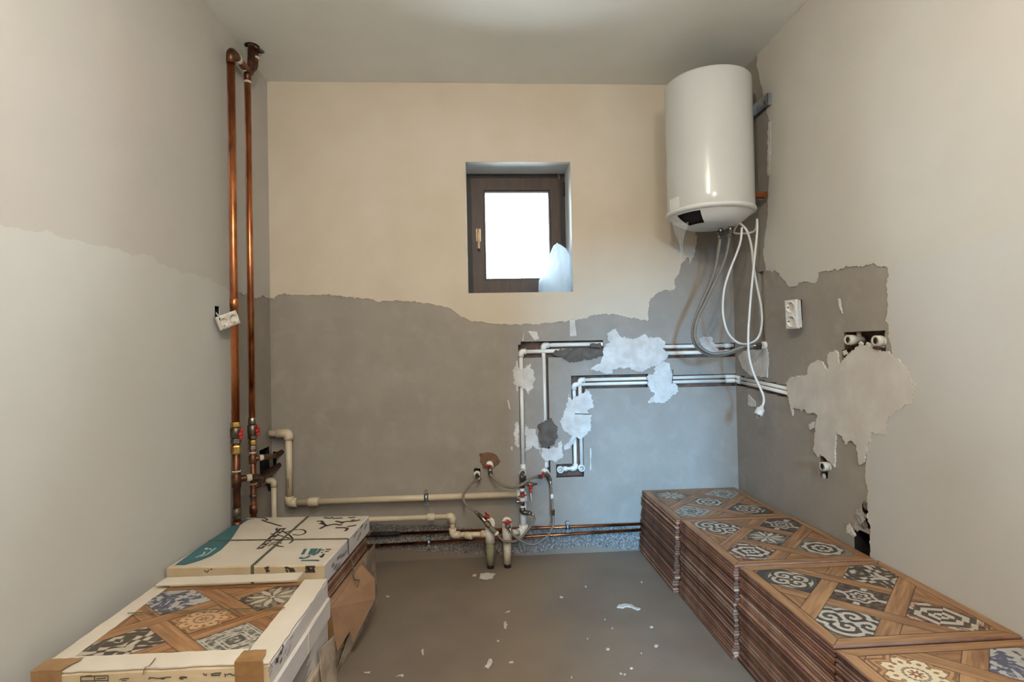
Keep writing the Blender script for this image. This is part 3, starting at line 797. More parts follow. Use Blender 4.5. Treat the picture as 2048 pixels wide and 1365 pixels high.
# ---------- thin copper pair near the floor
def thin(a, b, label, dark):
    o = .028; p = onb(*a, o); q = onb(*b, o)
    # carry the line to the corner on the left and behind the tiles on the right
    d = (q-p)
    zl = p.z + d.z*((.02-p.x)/d.x); zr = p.z+d.z*((W-.05-p.x)/d.x)
    t = thing('copper_pipe', V((.02, -o, zl)), label, 'pipe')
    P = lambda x: V((x, -o, zl+(zr-zl)*(x-.02)/(W-.07)))
    xs = onb(800, 1070, o).x if dark else onb(760, 1090, o).x
    part_tube('tarnished_length', [P(.02), P(xs)], .0085, 'copper_dark', t, 12)
    part_tube('pipe', [P(xs), P(W-.05)], .0075, 'copper_thin', t, 14)
    if dark: part_tube('insulation', [P(onb(742, 1070, o).x), P(onb(796, 1068, o).x)], .0125, 'black', t, 12)
    return P
PU = thin((739, 1070), (1277, 1049), 'upper of two thin copper pipes along the foot of the back wall', True)
PL = thin((748, 1092), (1277, 1061), 'lower of two thin copper pipes along the foot of the back wall', False)
clamp(PU(onb(1135, 1054, .028).x), .0075, V((1, 0, 0)), 'small zinc clamp on the upper thin copper pipe near the tile stacks', .028)
clamp(PL(onb(858, 1089, .028).x), .0075, V((1, 0, 0)), 'small zinc clamp on the lower thin copper pipe below the plastic pipe', .028)

# ---------- chased-in water pipes (set into the wall)
CY = .018
def cb(px, py): return onb(px, py, -CY)
def elbow2(p, d1, d2, R, t, m='ppr', L1=.028, L2=.028):
    p = V(p); part_tube('elbow', fillet([p+V(d1)*L1, p, p+V(d2)*L2], .012, 6), R, m, t, 16)
X, Z = V((1, 0, 0)), V((0, 0, 1))
def chaseA():
    bot = cb(1042.5, 940); top = cb(1046, 704)
    x = (bot.x+top.x)/2; z1 = top.z
    t = thing('water_pipe', V((x, CY, bot.z)), 'leftmost white water pipe set in the wall chase, elbowed right into dark mortar', 'pipe')
    part_tube('pipe', [V((x, CY, bot.z)), V((x, CY, z1-.02))], .0118, 'ppr', t)
    elbow2((x, CY, z1), -Z, X, .016, t)
    xe = cb(1165, 704).x
    part_tube('pipe', [V((x+.02, CY, z1)), V((xe, CY, z1))], .0105, 'ppr', t)
    part_sleeve('socket', V((x, CY, bot.z-.01)), V((x, CY, bot.z+.03)), .0155, 'ppr', t)
    return V((x, CY, bot.z))
A_ = chaseA()
def chaseB():
    bot = cb(1088, 932); top = cb(1091, 691); x = (bot.x+top.x)/2; z1 = top.z
    y = CY+.004
    t = thing('water_pipe', V((x, y, bot.z)), 'second white water pipe in the chase, elbowed right under the top edge', 'pipe')
    part_tube('pipe', [V((x, y, bot.z)), V((x, y, z1-.02))], .0105, 'ppr', t)
    elbow2((x, y, z1), -Z, X, .0155, t)
    part_tube('pipe', [V((x+.02, y, z1)), V((cb(1210, 690).x, y, z1))], .0105, 'ppr', t)
    part_sleeve('socket', V((x, y, bot.z-.01)), V((x, y, bot.z+.025)), .015, 'ppr', t)
    return V((x, y, bot.z)), z1
B_, ZB = chaseB()
def chase_heater():
    for (pa, pb_, lab) in (((1320, 694), (1500, 691), 'upper white pipe in the chase leading to the heater hoses'), ((1328, 707), (1488, 704), 'lower white pipe in the chase leading to the heater hoses')):
        p = cb(*pa); q = cb(*pb_); z = (p.z+q.z)/2
        t = thing('water_pipe', V((p.x, CY, z)), lab, 'pipe')
        part_tube('pipe', [V((p.x, CY, z)), V((W-.002, CY, z))], .0105, 'ppr', t)
        part_sleeve('coupling', V((W-.05, CY, z)), V((W-.02, CY, z)), .0145, 'ppr', t)
chase_heater()
def chaseCD():
    # D: outer pipe with its elbow, C: inner one
    zc1 = (cb(1170, 758).z+cb(1460, 755.5).z)/2; zc2 = (cb(1170, 765.5).z+cb(1460, 763).z)/2
    pr0 = onr(1500, 762, -.012); pr1 = onr(1578, 782, -.012)
    for k, (pxv, z, pyb, lab) in enumerate(((1160, zc1, 936, 'upper of the paired white pipes turning the corner onto the right wall'),
                                            (1148, zc2-.004, 800, 'lower of the paired white pipes turning the corner onto the right wall'))):
        x = cb(pxv, 790).x
        t = thing('water_pipe', V((x, CY, cb(pxv, pyb).z)), lab, 'pipe')
        part_tube('pipe', [V((x, CY-.004*k, cb(pxv, pyb).z)), V((x, CY, z-.02))], .0095, 'ppr', t)
        elbow2((x, CY, z), -Z, X, .0138, t)
        part_tube('pipe', [V((x+.02, CY, z)), V((W-.02, CY, z))], .0088, 'ppr', t)
        dz = (-1 if k else 1)*.0105
        part_tube('corner_elbow', fillet([V((W-.05, CY, z)), V((W+.008, CY, z)), V((W+.008, -.04, pair_z(-.04)+dz))], .02, 6), .0112, 'ppr', t, 14)
        part_tube('pipe', [V((W+.008, -.035, pair_z(-.035)+dz)), V((W+.008, PAIR_Y-.02, pair_z(PAIR_Y)+dz))], .0088, 'ppr', t)
    # lower lengths and threaded outlets
    t = thing('wall_outlet_pair', cb(1140, 940), 'pair of white threaded pipe outlets in the square recess low on the back wall', 'outlet')
    for i, (px, py) in enumerate(((1120.5, 940), (1163, 937))):
        p = onb(px, py, 0)
        mb = MB(); mb.lathe(V((p.x, .03, p.z)), (0, -1, 0), [(0, 0), (0, .0175), (.038, .0175), (.038, .0115), (.01, .011), (.01, 0)], 20)
        o = mb.build('outlet', 'ppr', t)
        mb = MB(); mb.lathe(V((p.x, .012, p.z)), (0, -1, 0), [(0, .0112), (.018, .0112)], 16); mb.build('thread', 'steel', o)
    p = onb(1120.5, 940); q = onb(1152, 939); s = onb(1152, 868)
    part_tube('pipe', fillet([V((p.x+.012, CY, p.z)), V((q.x, CY, p.z)), V((q.x, CY, s.z))], .016, 6), .0095, 'ppr', t)
    part_sleeve('coupling', V((p.x+.018, CY, p.z)), V((p.x+.04, CY, p.z)), .014, 'ppr', t)
    part_tube('elbow', fillet([V((q.x-.025, CY, p.z)), V((q.x, CY, p.z)), V((q.x, CY, p.z+.025))], .012, 6), .0142, 'ppr', t)
chaseCD()
# slot of the bracket across the white patch
mb = MB(); a = onb(1150, 828, .008); b = onb(1180, 829, .008); mb.tube([a, b], .0022, 8)
tag(mb.build('steel_rod', 'steel_dark'), 'short rusty rod lying across the white filler over the paired pipes', 'rod')
mb = MB(); a = onb(1346, 740, .006); b = onb(1344, 768, .006); mb.tube([a, b], .0018, 6)
tag(mb.build('nail', 'steel_dark'), 'thin dark nail upright beside the filler on the paired pipes', 'nail')

# ---------- valves, outlets and braided hoses low on the back wall
HZ = 'braided hoses between the low valves'
M['braid'] = mat('braided_steel', (164, 156, 144), (112, 104, 94), 620, .42, .65, bump=.4, bscale=620)
def hose(label, pts, offs, r=.0057, ends=True, group=None, n=8):
    P = [onb(x, y, o) for (x, y), o in zip(pts, offs)] if offs is not None else pts
    sp = spline(P, n)
    t = thing('braided_hose', min(sp, key=lambda q: q.z), label, 'hose', group)
    part_tube('hose', sp, r, 'braid', t, 12)
    if ends:
        for e_, nx in ((sp[0], sp[3]), (sp[-1], sp[-4])):
            d = (nx-e_).normalized()
            part_sleeve('ferrule', e_, e_+d*.028, r*1.35, 'steel', t)
            part_sleeve('nut', e_-d*.012, e_+d*.006, r*1.9, 'steel_dark', t, True)
    return t
def wall_valve(name, p, d, hdir, label, wing=(0, 0, 1), s=.036, ring_=True, L_=.05, hup=V((0, 0, 0))):
    """valve whose body points along d from p, with a butterfly handle on hdir"""
    t = thing(name, p, label, 'valve'); d = V(d).normalized()
    mb = MB(); sleeve(mb, p+d*.012, p+d*L_, .0125); body = mb.build('body', 'steel', t)
    part_sleeve('nut', p+d*(L_-.004), p+d*(L_+.016), .0125, 'steel_dark', t, True)
    if ring_:
        mb = MB(); mb.lathe(p-d*.02, d, [(0, 0), (0, .02), (.036, .02), (.036, .012), (.03, 0)], 20); mb.build('collar', 'ppr', t)
    hd_ = V(hdir).normalized()
    part_sleeve('stem', p+d*L_*.55, p+d*L_*.55+hd_*.02, .005, 'steel', t)
    butterfly('handle', p+d*L_*.55+hd_*.016, hd_, wing, s, t)
    return p+d*(L_+.014)
def C(x, y, off=0.0):
    (a, b), = cB([(x, y)]); return onb(a, b, off)
v1 = wall_valve('ball_valve', C(452, 318, -.004), (0.05, -.75, -.6), (-.4, -.3, .5), 'red handled valve in the broken brick hole', (1, .0, .2))
# plain outlet left of it
t = thing('wall_outlet', C(335, 400), 'plain white outlet with brass tail left of the brick hole', 'outlet')
p = C(337, 402, 0)
mb = MB(); mb.lathe(p+V((0, .02, 0)), (0, -1, 0), [(0, 0), (0, .0165), (.034, .0165), (.034, .011), (.028, 0)], 20); mb.build('collar', 'ppr', t)
part_sleeve('tail', p+V((0, -.01, 0)), p+V((.002, -.035, -.012)), .0095, 'brass', t, True)
mb = MB(); mb.lathe(C(330, 372, .001), (0, -1, 0), [(0, .014), (.001, .0), ], 14); mb.build('dark_gap', 'void', t)
v2 = wall_valve('ball_valve', C(955, 385, .0), (.25, -.8, -.35), (-.8, -.4, .1), 'red handled valve below the second chase pipe', (.2, .1, 1))
# column of fittings under the leftmost chase pipe
def column():
    base = C(748, 745, .095)
    t = thing('valve_column', base, 'upright column of nickel fittings and red valves below the leftmost chase pipe', 'valve')
    x = C(748, 600, .095).x
    P = lambda py: V((x, -.095, C(748, py, .095).z))
    q = C(750, 388, 0)
    mb = MB(); mb.lathe(V((q.x, .02, q.z)), (0, -1, 0), [(0, 0), (0, .019), (.045, .019), (.045, .0125), (.035, .012), (.035, 0)], 20); mb.build('collar', 'ppr_dirty', t)
    part_tube('elbow', fillet([V((q.x, -.01, q.z)), V((x, -.095, q.z)), P(440)], .014, 6), .0115, 'steel_dark', t)
    for a, b, r, m, hx in ((470, 430, .0145, 'steel_dark', True), (505, 474, .012, 'steel', False), (530, 508, .0145, 'steel_dark', True), (562, 532, .0125, 'ppr', False), (610, 566, .0135, 'steel', True),
                           (652, 614, .0135, 'ppr', False), (690, 655, .013, 'steel', True), (712, 690, .0115, 'ppr', False), (748, 712, .0155, 'steel_dark', False)):
        part_sleeve('fitting', P(a), P(b), r, m, t, hx)
    butterfly('handle', P(592)+V((0, -.012, 0)), (0, -1, .1), (1, 0, .15), .042, t)
    part_sleeve('drain_tail', P(655)+V((-.005, 0, 0)), P(650)+V((-.034, -.004, 0)), .0075, 'steel', t)
    part_tube('bottom_elbow', fillet([P(735), P(752), P(752)+V((.03, -.012, -.002))], .012, 5), .0125, 'steel_dark', t)
    # side tap with hanging chain
    s0 = P(500); s1 = C(885, 500, .095)
    s1.z = s0.z
    part_tube('side_tail', [s0, s1], .006, 'steel', t, 10)
    part_sleeve('side_body', s0.lerp(s1, .35), s0.lerp(s1, .75), .0105, 'steel_dark', t)
    butterfly('handle', s0.lerp(s1, .55)+V((0, -.01, -.01)), (0, -.8, -.5), (-.15, 0, 1), .04, t)
    part_tube('drop_stem', [s0.lerp(s1, .58)+V((0, -.004, -.012)), C(826, 590, .10), C(833, 655, .10)], .0028, 'ppr', t, 8)
    return P(752)+V((.034, -.014, -.002))
c_end = column()
# valves on the floor stubs
v3 = S2; 
t = thing('ball_valve', S2, 'red handled valve on the elbow of the right floor stub', 'valve')
sb = MB(); sleeve(sb, S2+V((0, -.002, 0)), S2+V((.002, -.04, -.012)), .0115); sb.build('body', 'steel', t)
butterfly('handle', S2+V((0, -.028, .006)), (0, -.75, .5), (1, 0, 0), .046, t)
t = thing('ball_valve', S1+V((-.03, 0, .02)), 'slanting red handled valve on the elbow of the left floor stub', 'valve')
q0 = C(365, 785, OF+.02); q1 = C(420, 842, OF+.04); q2 = C(452, 880, OF+.05)
part_sleeve('body', q0, q1, .0115, 'steel', t)
part_sleeve('nut', q1, q2, .0135, 'steel_dark', t, True)
part_sleeve('tail', S1+V((0, .0, 0)), q1+V((0, .0, 0)), .009, 'brass', t)
butterfly('handle', q0.lerp(q1, .6)+V((.012, -.004, .012)), (.6, -.3, .7), (-.5, -.3, .8), .042, t)
hose('braided hose curving from the plain outlet down to the slanting valve', cB([(342, 425), (352, 448), (300, 482), (240, 545), (210, 605), (228, 668), (290, 722), (352, 775)]), [.035, .05, .075, .09, .10, .115, .135, .165])
hose('braided hose sagging between the brick hole valve and the second chase valve', [v1, C(470, 420, .07), C(540, 492, .10), C(640, 528, .125), (C(735, 505, .13)), C(830, 445, .10), C(905, 428, .05)], None)
hose('long braided hose hanging from the second chase valve to the right floor stub', [v2, C(1008, 500, .07), C(1018, 600, .08), C(1025, 740, .09), C(1030, 850, .11), C(990, 955, .15), (C(905, 1025, .18)), C(825, 1046, .20), C(735, 1012, .21), C(665, 952, .21), C(625, 890, .20)], None)
t = thing('hose_coupling', C(1025, 745, .09), 'nickel coupling midway down the long hanging braided hose', 'coupling')
part_sleeve('nut', C(1026, 725, .09), C(1026, 752, .09), .0115, 'steel', t, True); part_sleeve('collar', C(1027, 754, .09), C(1027, 785, .092), .010, 'steel', t, True)
part_sleeve('tag', C(1018, 585, .08), C(1020, 640, .08), .0072, 'ppr', t)
hose('braided hose looping from the left floor stub up to the valve column', [q2, C(520, 950, OF+.055), C(560, 1000, OF+.055), C(630, 1022, OF+.055), C(715, 1000, OF+.05), C(800, 910, .17), C(860, 820, .14), C(842, 775, .12), c_end], None)
t = thing('hose_joint', C(480, 910, OF+.055), 'thick braided joint below the slanting valve on the left stub', 'coupling')
part_sleeve('sheath', q2, C(520, 955, OF+.055), .0115, 'braid', t); part_sleeve('ring', C(505, 935, OF+.055), C(520, 955, OF+.055), .013, 'ppr', t)

# ================================================================== WATER HEATER
def heater():
    R = .196
    pz = at_y(1417, 300, -.36)
    # centre: depth .36 in front of the back wall
    cy = -.36
    cx = at_y(1417.5, 300, cy).x
    cx = min(cx, W-R-.06)
    z0 = at_y(1330, 440, cy+.07).z; z1 = at_y(1326, 182, cy+.07).z
    z1 = min(z1, H-.03)
    t = thing('water_heater', (cx, cy, z0), 'white cylindrical water heater hung in the upper right corner', 'water heater')
    seg = 96
    def lat(name, prof, m, par, seg=seg, skip=None, mi=0):
        mb = MB()
        vs = [V((cx+r*math.cos(2*math.pi*k/seg), cy+r*math.sin(2*math.pi*k/seg), z)) for z, r in prof for k in range(seg)]
        fs = []
        for i in range(len(prof)-1):
            for k in range(seg):
                if skip and skip(i, k/seg): continue
                fs.append((i*seg+k, i*seg+(k+1) % seg, (i+1)*seg+(k+1) % seg, (i+1)*seg+k))
        mb.add(vs, fs, 0, True)
        return mb.build(name, m, par)
    body = [(z0+.018, R-.001), (z0+.02, R)]
    for k in range(1, 12): body.append((z0+.02+(z1-.015-z0-.02)*k/12, R))
    for k in range(7):
        a = k/6*math.pi/2; body.append((z1-.015+.015*math.sin(a), R-.015+.015*math.cos(a)))
    body += [(z1, R*.6), (z1, .001)]
    lat('body', body, 'enamel', t)
    lat('rim', [(z0+.02, R*.99), (z0+.019, R+.004), (z0+.012, R+.006), (z0+.006, R+.004), (z0, R-.004), (z0-.001, R-.03)], 'enamel2', t)
    # bottom cap with an open service hatch at the front left
    def hatch(i, f): return i in (1, 2, 3) and .525 < f < .645
    cap = lat('bottom_cap', [(z0, R-.012), (z0-.006, R-.02), (z0-.022, R-.036), (z0-.04, R-.062), (z0-.05, R-.085), (z0-.056, R-.11), (z0-.058, .001)], 'enamel2', t, skip=hatch)
    lat('dark_inside', [(z0+.003, R-.02), (z0-.015, R-.045), (z0-.035, R-.075), (z0-.045, R-.10), (z0-.05, .001)], 'void', cap)
    # control panel strip at the left of the lower rim
    mb = MB()
    a0, a1 = math.radians(180+4), math.radians(180+25)
    n = 10; vs = []
    for k in range(n+1):
        a = a0+(a1-a0)*k/n
        for zz, rr in ((z0+.02, R+.001), (z0+.02, R+.0035), (z0+.072, R+.0035), (z0+.072, R+.001)): vs.append(V((cx+rr*math.cos(a), cy+rr*math.sin(a), zz)))
    fs = [(k*4+j, k*4+(j+1) % 4, (k+1)*4+(j+1) % 4, (k+1)*4+j) for k in range(n) for j in range(4)]+[(0, 1, 2, 3), tuple(n*4+j for j in (3, 2, 1, 0))]
    mb.add(vs, fs); mb.build('control_panel', 'enamel2', t)
    # wall bracket and lower spacer
    b0 = onr(1545, 182, .001); zz = b0.z; yb = onr(1544, 192, .001).y
    zb_ = onr(1542, 200, 0).z
    mb = MB()
    mb.box((W-.022, (cy+.17+yb)/2, zb_), .004, abs(yb-cy-.17), .055)
    mb.box((W-.012, yb+.002, zb_), .022, .004, .055)
    for dy in (.06, .13): mb.box((W-(W-cx-R)/2-.022, cy+dy, zb_), (W-cx-R)+.03, .02, .05)
    br = mb.build('wall_bracket', 'zinc', t)
    mb = MB(); mb.lathe(V((W-.024, yb+.014, zb_-.012)), (-1, 0, 0), [(0, 0), (0, .008), (.006, .008), (.006, 0)], 6, 0, False); mb.build('bolt', 'steel', br)
    zs = at_y(1520, 388, cy-.05).z
    mb = MB(); mb.box((W-.02-(W-cx-R)/2, cy-.03, zs), (W-cx-R), .03, .025); mb.build('spacer', 'copper_thin', t)
    # threaded stubs
    st = []
    for px, py in ((1441, 458), (1460, 455)):
        d = ray(px, py); p = CAM+d*((z0-.058-CAM.z)/d.z)
        st.append(p)
        mb = MB(); sleeve(mb, p+V((0, 0, .01)), p+V((0, 0, -.022)), .0105); mb.build('stub', 'steel', t)
    return cx, cy, z0, R, st, t
HX, HY, HZ0, HR, HST, HEATER = heater()
def hz_path(pts, ys):
    return [at_y(px, py, y) for (px, py), y in zip(cD(pts), ys)]
yend = onr(1530, 693, .02).y
ys = lambda n, a, b: [a+(b-a)*i/(n-1) for i in range(n)]
pa = [(495, 200), (475, 330), (440, 450), (385, 570), (342, 680), (326, 770), (345, 840), (395, 885), (450, 906), (540, 895), (640, 862), (720, 852)]
pb2 = [(548, 220), (520, 330), (470, 440), (408, 570), (360, 670), (340, 760), (356, 830), (400, 872), (460, 895), (550, 882), (640, 852), (735, 842)]
s0 = HST[0]+V((0, 0, -.02)); s1 = HST[1]+V((0, 0, -.02))
hose('left of two braided hoses hanging from the water heater', [s0]+hz_path(pa, ys(12, s0.y+.03, yend)), None, r=.0082, n=8)
hose('right of two braided hoses hanging from the water heater', [s1]+hz_path(pb2, ys(12, s1.y+.03, yend-.012)), None, r=.0074, n=8)
# heater outlets on the right wall
for k, (px, py, lab) in enumerate(((1531, 691, 'white capped outlet in the right wall where the heater hoses end'),)):
    t = thing('wall_outlet', onr(px, py, 0), lab, 'outlet')
    p = onr(px, py, 0)
    mb = MB(); mb.lathe(p+V((.03, 0, 0)), (-1, 0, 0), [(0, 0), (0, .018), (.045, .018), (.045, .012), (.04, 0)], 18); mb.build('collar', 'ppr', t)
    part_sleeve('tail', p+V((-.01, 0.015, 0)), p+V((-.04, .03, 0)), .009, 'steel_dark', t, True)
# power cable
def cable():
    d = lambda px, py, y: at_y(*cD([(px, py)])[0], y)
    y = HY-.03
    loop = [(632, 110, y), (625, 190, y), (600, 270, y+.02), (560, 370, y+.04), (528, 470, y+.05), (514, 580, y+.06), (520, 680, y+.06), (550, 770, y+.06), (610, 826, y+.06), (680, 830, y+.06), (735, 790, y+.06),
            (757, 700, y+.05), (752, 600, y+.05), (728, 480, y+.04), (706, 360, y+.03), (692, 230, y+.02), (668, 140, y), (635, 96, y), (610, 86, y+.0)]
    P = [d(*q) for q in loop]
    P += [V((P[-1].x+.03, y+.10, HZ0-.066)), V((P[-1].x+.10, y+.05, HZ0-.07))]
    down = [(726, 60, y-.02), (726, 150, y-.02), (712, 290, y-.02), (694, 470, y-.01), (680, 640, y-.01), (672, 780, y-.02), (676, 900, y-.02), (700, 1000, y-.03), (738, 1090, y-.04), (764, 1150, y-.05), (768, 1195, y-.05), (752, 1232, y-.05)]
    P += [d(*q) for q in down]
    for q in P: q.x = min(q.x, W-.012)
    t = thing('power_cable', d(735, 1290, y-.05), 'looped white power cable with plug dangling below the water heater', 'cable')
    part_tube('cord', spline(P, 6), .0053, 'cable', t, 10)
    a = P[-1]; b = d(732, 1275, y-.05); b.x = min(b.x, W-.02); a = P[-1]
    ax = (b-a).normalized()
    mb = MB(); mb.lathe(a-ax*.012, ax, [(0, 0), (0, .008), (.010, .010), (.014, .018), (.042, .0195), (.046, .0185), (.046, 0)], 14)
    pg = mb.build('plug', 'socket', t)
    side = ax.cross(V((0, 1, 0))).normalized()
    for s in (-1, 1):
        mb = MB(); mb.tube([a+ax*.034+side*s*.008, a+ax*.055+side*s*.008], .0024, 8); mb.build('prong', 'steel', pg)
cable()
# torn protective film hanging from the hatch
def film():
    z1 = at_y(1360, 446, HY-.13); mb = MB(); vs = []
    n, m = 10, 24
    for j in range(m+1):
        t_ = j/m
        for i in range(n+1):
            s_ = i/n-.5
            w = .028*(1-t_)*(.6+.4*math.cos(t_*4))+.006
            vs.append(V((z1.x+s_*w*2+.012*t_, HY-.13+.012*math.sin(i*1.1+t_*5)+.02*t_, z1.z-t_*.155)))
    fs = [(j*(n+1)+i, j*(n+1)+i+1, (j+1)*(n+1)+i+1, (j+1)*(n+1)+i) for j in range(m) for i in range(n)]
    mb.add(vs, fs, 0, True)
    mb.build('plastic_film', 'film', HEATER, weld=False)
film()

# ================================================================== SOCKETS
def socket(name, c, right, up, label, w=.135, h=.072, th=.024, R=.0215):
    right = V(right).normalized(); up = V(up); up = (up-right*up.dot(right)).normalized(); n = right.cross(up)   # n faces the room
    t = thing(name, c, label, 'socket')
    ax = (right, up, n); c = V(c)
    mb = MB(); mb.box(c-n*th*.5, w*.94, h*.9, th*.7, ax); mb.build('back_box', 'socket', t)
    # face plate with bevelled rim and two wells
    mb = MB()
    O = [(-w/2, -h/2), (w/2, -h/2), (w/2, h/2), (-w/2, h/2)]; b = .006
    I = [(x-math.copysign(b, x), y-math.copysign(b, y)) for x, y in O]
    P = lambda x, y, k: c+right*x+up*y+n*k
    vs = [P(x, y, -.004) for x, y in O]+[P(x, y, .003) for x, y in O]+[P(x, y, .007) for x, y in I]
    fs = [(k, (k+1) % 4, 4+(k+1) % 4, 4+k) for k in range(4)]+[(4+k, 4+(k+1) % 4, 8+(k+1) % 4, 8+k) for k in range(4)]+[(0, 3, 2, 1)]
    mb.add(vs, fs)
    # front with two round holes
    seg = 28
    loops = [I]+[[(sx+R*math.cos(2*math.pi*k/seg), R*math.sin(2*math.pi*k/seg)) for k in range(seg)] for sx in (-w*.245, w*.245)]
    tr = tessellate_polygon([[V((a, b_, 0)) for a, b_ in l_] for l_ in loops]); flat = [p for l_ in loops for p in l_]
    mb.add([P(x, y, .007) for x, y in flat], [tuple(q) for q in tr])
    pl_ = mb.build('face_plate', 'socket', t)
    for sx in (-w*.245, w*.245):
        o = P(sx, 0, 0)
        mb = MB(); mb.lathe(o+n*.009, -n, [(0, R+.003), (.0, R), (.016, R*.93), (.016, 0)], seg); mb.lathe(o+n*.007, n, [(0, R+.003), (.002, R+.003)], seg)
        wl = mb.build('well', 'socket', t)
        for s in (-1, 1):
            mb = MB(); mb.lathe(o-n*.0068+right*s*.0095, n, [(0, .0032), (.0006, .0)], 10); mb.build('contact_hole', 'void', wl)
        mb = MB(); mb.lathe(o-n*.0065, n, [(0, .003), (.002, .003), (.002, 0)], 10); mb.build('screw', 'steel', wl)
        for s in (-1, 1):
            mb = MB(); mb.box(o+n*.0+up*s*R*.92, .006, .003, .012, ax); mb.build('earth_clip', 'steel', wl)
    return t
# left one: dangling, turned towards the room and tilted
cL = onl(456, 641, .05)
n_ = V((.80, -.60, -.05)).normalized(); rgt = V((0, 0, 1)).cross(n_).normalized()     # right hand as seen from the room
rgt = (Matrix.Rotation(math.radians(22), 3, n_) @ rgt)
socket('wall_socket', cL, rgt, n_.cross(rgt), 'tilted white double socket dangling beside the copper risers', .088, .056, .018, .0165)
part = thing('socket_wires', onl(434, 630, .0), 'short wires between the left wall hole and the dangling socket', 'wire')
for k in range(3):
    part_tube('wire', spline([onl(433, 626+k*5, -.03), onl(433, 627+k*4, .015), onl(440, 636+k*2, .035)], 5), .0022, 'black' if k else 'cable', part, 6)
cR = onr(1584, 629, .05)
n_ = V((-.97, -.24, .0)).normalized()
upv = V((0, 0, 1)); rr_ = upv
socket('wall_socket', cR, V((-.04, -.02, 1)), n_.cross(V((0, 0, 1))), 'upright white double socket hanging off the grey right wall', .122, .066) if (V((-.04, -.02, 1)).cross(n_.cross(V((0, 0, 1))))).dot(n_) > 0 else socket('wall_socket', cR, V((.04, .02, -1)), n_.cross(V((0, 0, 1))), 'upright white double socket hanging off the grey right wall', .122, .066)
part = thing('socket_wires', onr(1600, 625, 0), 'short wires between the right wall hole and the socket', 'wire')
for k in range(3):
    part_tube('wire', spline([onr(1599, 612+k*8, -.03), onr(1598, 615+k*7, .01), onr(1595, 620+k*6, .03)], 5), .0022, 'black' if k != 1 else 'cable', part, 6)

# ================================================================== OUTLETS AND HOLE ON THE RIGHT WALL
for k, (px, py, lab) in enumerate(((1694, 681, 'left of two white mixer outlets poking from the right wall recess'), (1749, 683, 'right of two white mixer outlets poking from the right wall recess'), (1643, 934, 'lone low white outlet under a drip of filler on the right wall'))):
    p = onr(px, py, .028)
    t = thing('wall_outlet', V((W, p.y, p.z)), lab, 'outlet')
    mb = MB(); mb.lathe(V((W+.03, p.y, p.z)), (-1, -.08, .02), [(0, 0), (0, .0165), (.035, .0165), (.037, .0185), (.06, .0185), (.06, .0115), (.03, .011), (.03, 0)], 20); mb.build('collar', 'ppr_dirty', t)
    mb = MB(); mb.lathe(V((W-.028, p.y+.003, p.z)), (-1, -.08, .02), [(0, .0), (0, .0113), (.001, .0113)], 16); mb.build('bore', 'void', t)
    if k < 2:
        part_tube('pipe', [V((W+.02, p.y, p.z)), V((W+.02, p.y, p.z+.03))], .009, 'ppr_dirty', t, 12)
# mortar lumps in and around the hole behind the tiles
hole_bits = [((1721, 1036), .026, 'cement', (.3, .8, 1.2)), ((1712, 1052), .020, 'cement', (.3, 1, 1)), ((1731, 1012), .014, 'mortar', (.4, .8, 1)), ((1700, 1060), .017, 'filler_beige', (.3, .9, 1)), ((1707, 1068), .012, 'filler_beige', (.4, .9, .9)), ((1737, 1034), .009, 'filler_beige', (.4, .6, 1.4)), ((1728, 1050), .016, 'mortar', (.3, .8, 1)), ((1690, 1046), .010, 'cement', (.3, 1, .8))]
for k, ((px, py), r, m, sq) in enumerate(hole_bits):
    p = onr(px, py, .0); lump('mortar_lump', p, r, m, wall_right, 80+k, sq, 3)
for k, (px, py, r) in enumerate(((1690, 706, .012), (1700, 712, .010), (1766, 690, .014), (1722, 690, .012), (1738, 692, .016))):
    p = onr(px, py, -.005); lump('filler_lump', p, r, 'filler_beige', wall_right, 95+k, (.5, 1, .8), 2)
p = onr(1648, 953, .0); lump('filler_lump', p, .012, 'filler_beige', wall_right, 120, (.5, 1, .8), 2)
p = onr(1535, 712, .0); lump('filler_lump', p, .018, 'filler', wall_right, 121, (.4, .8, 1.4), 2)

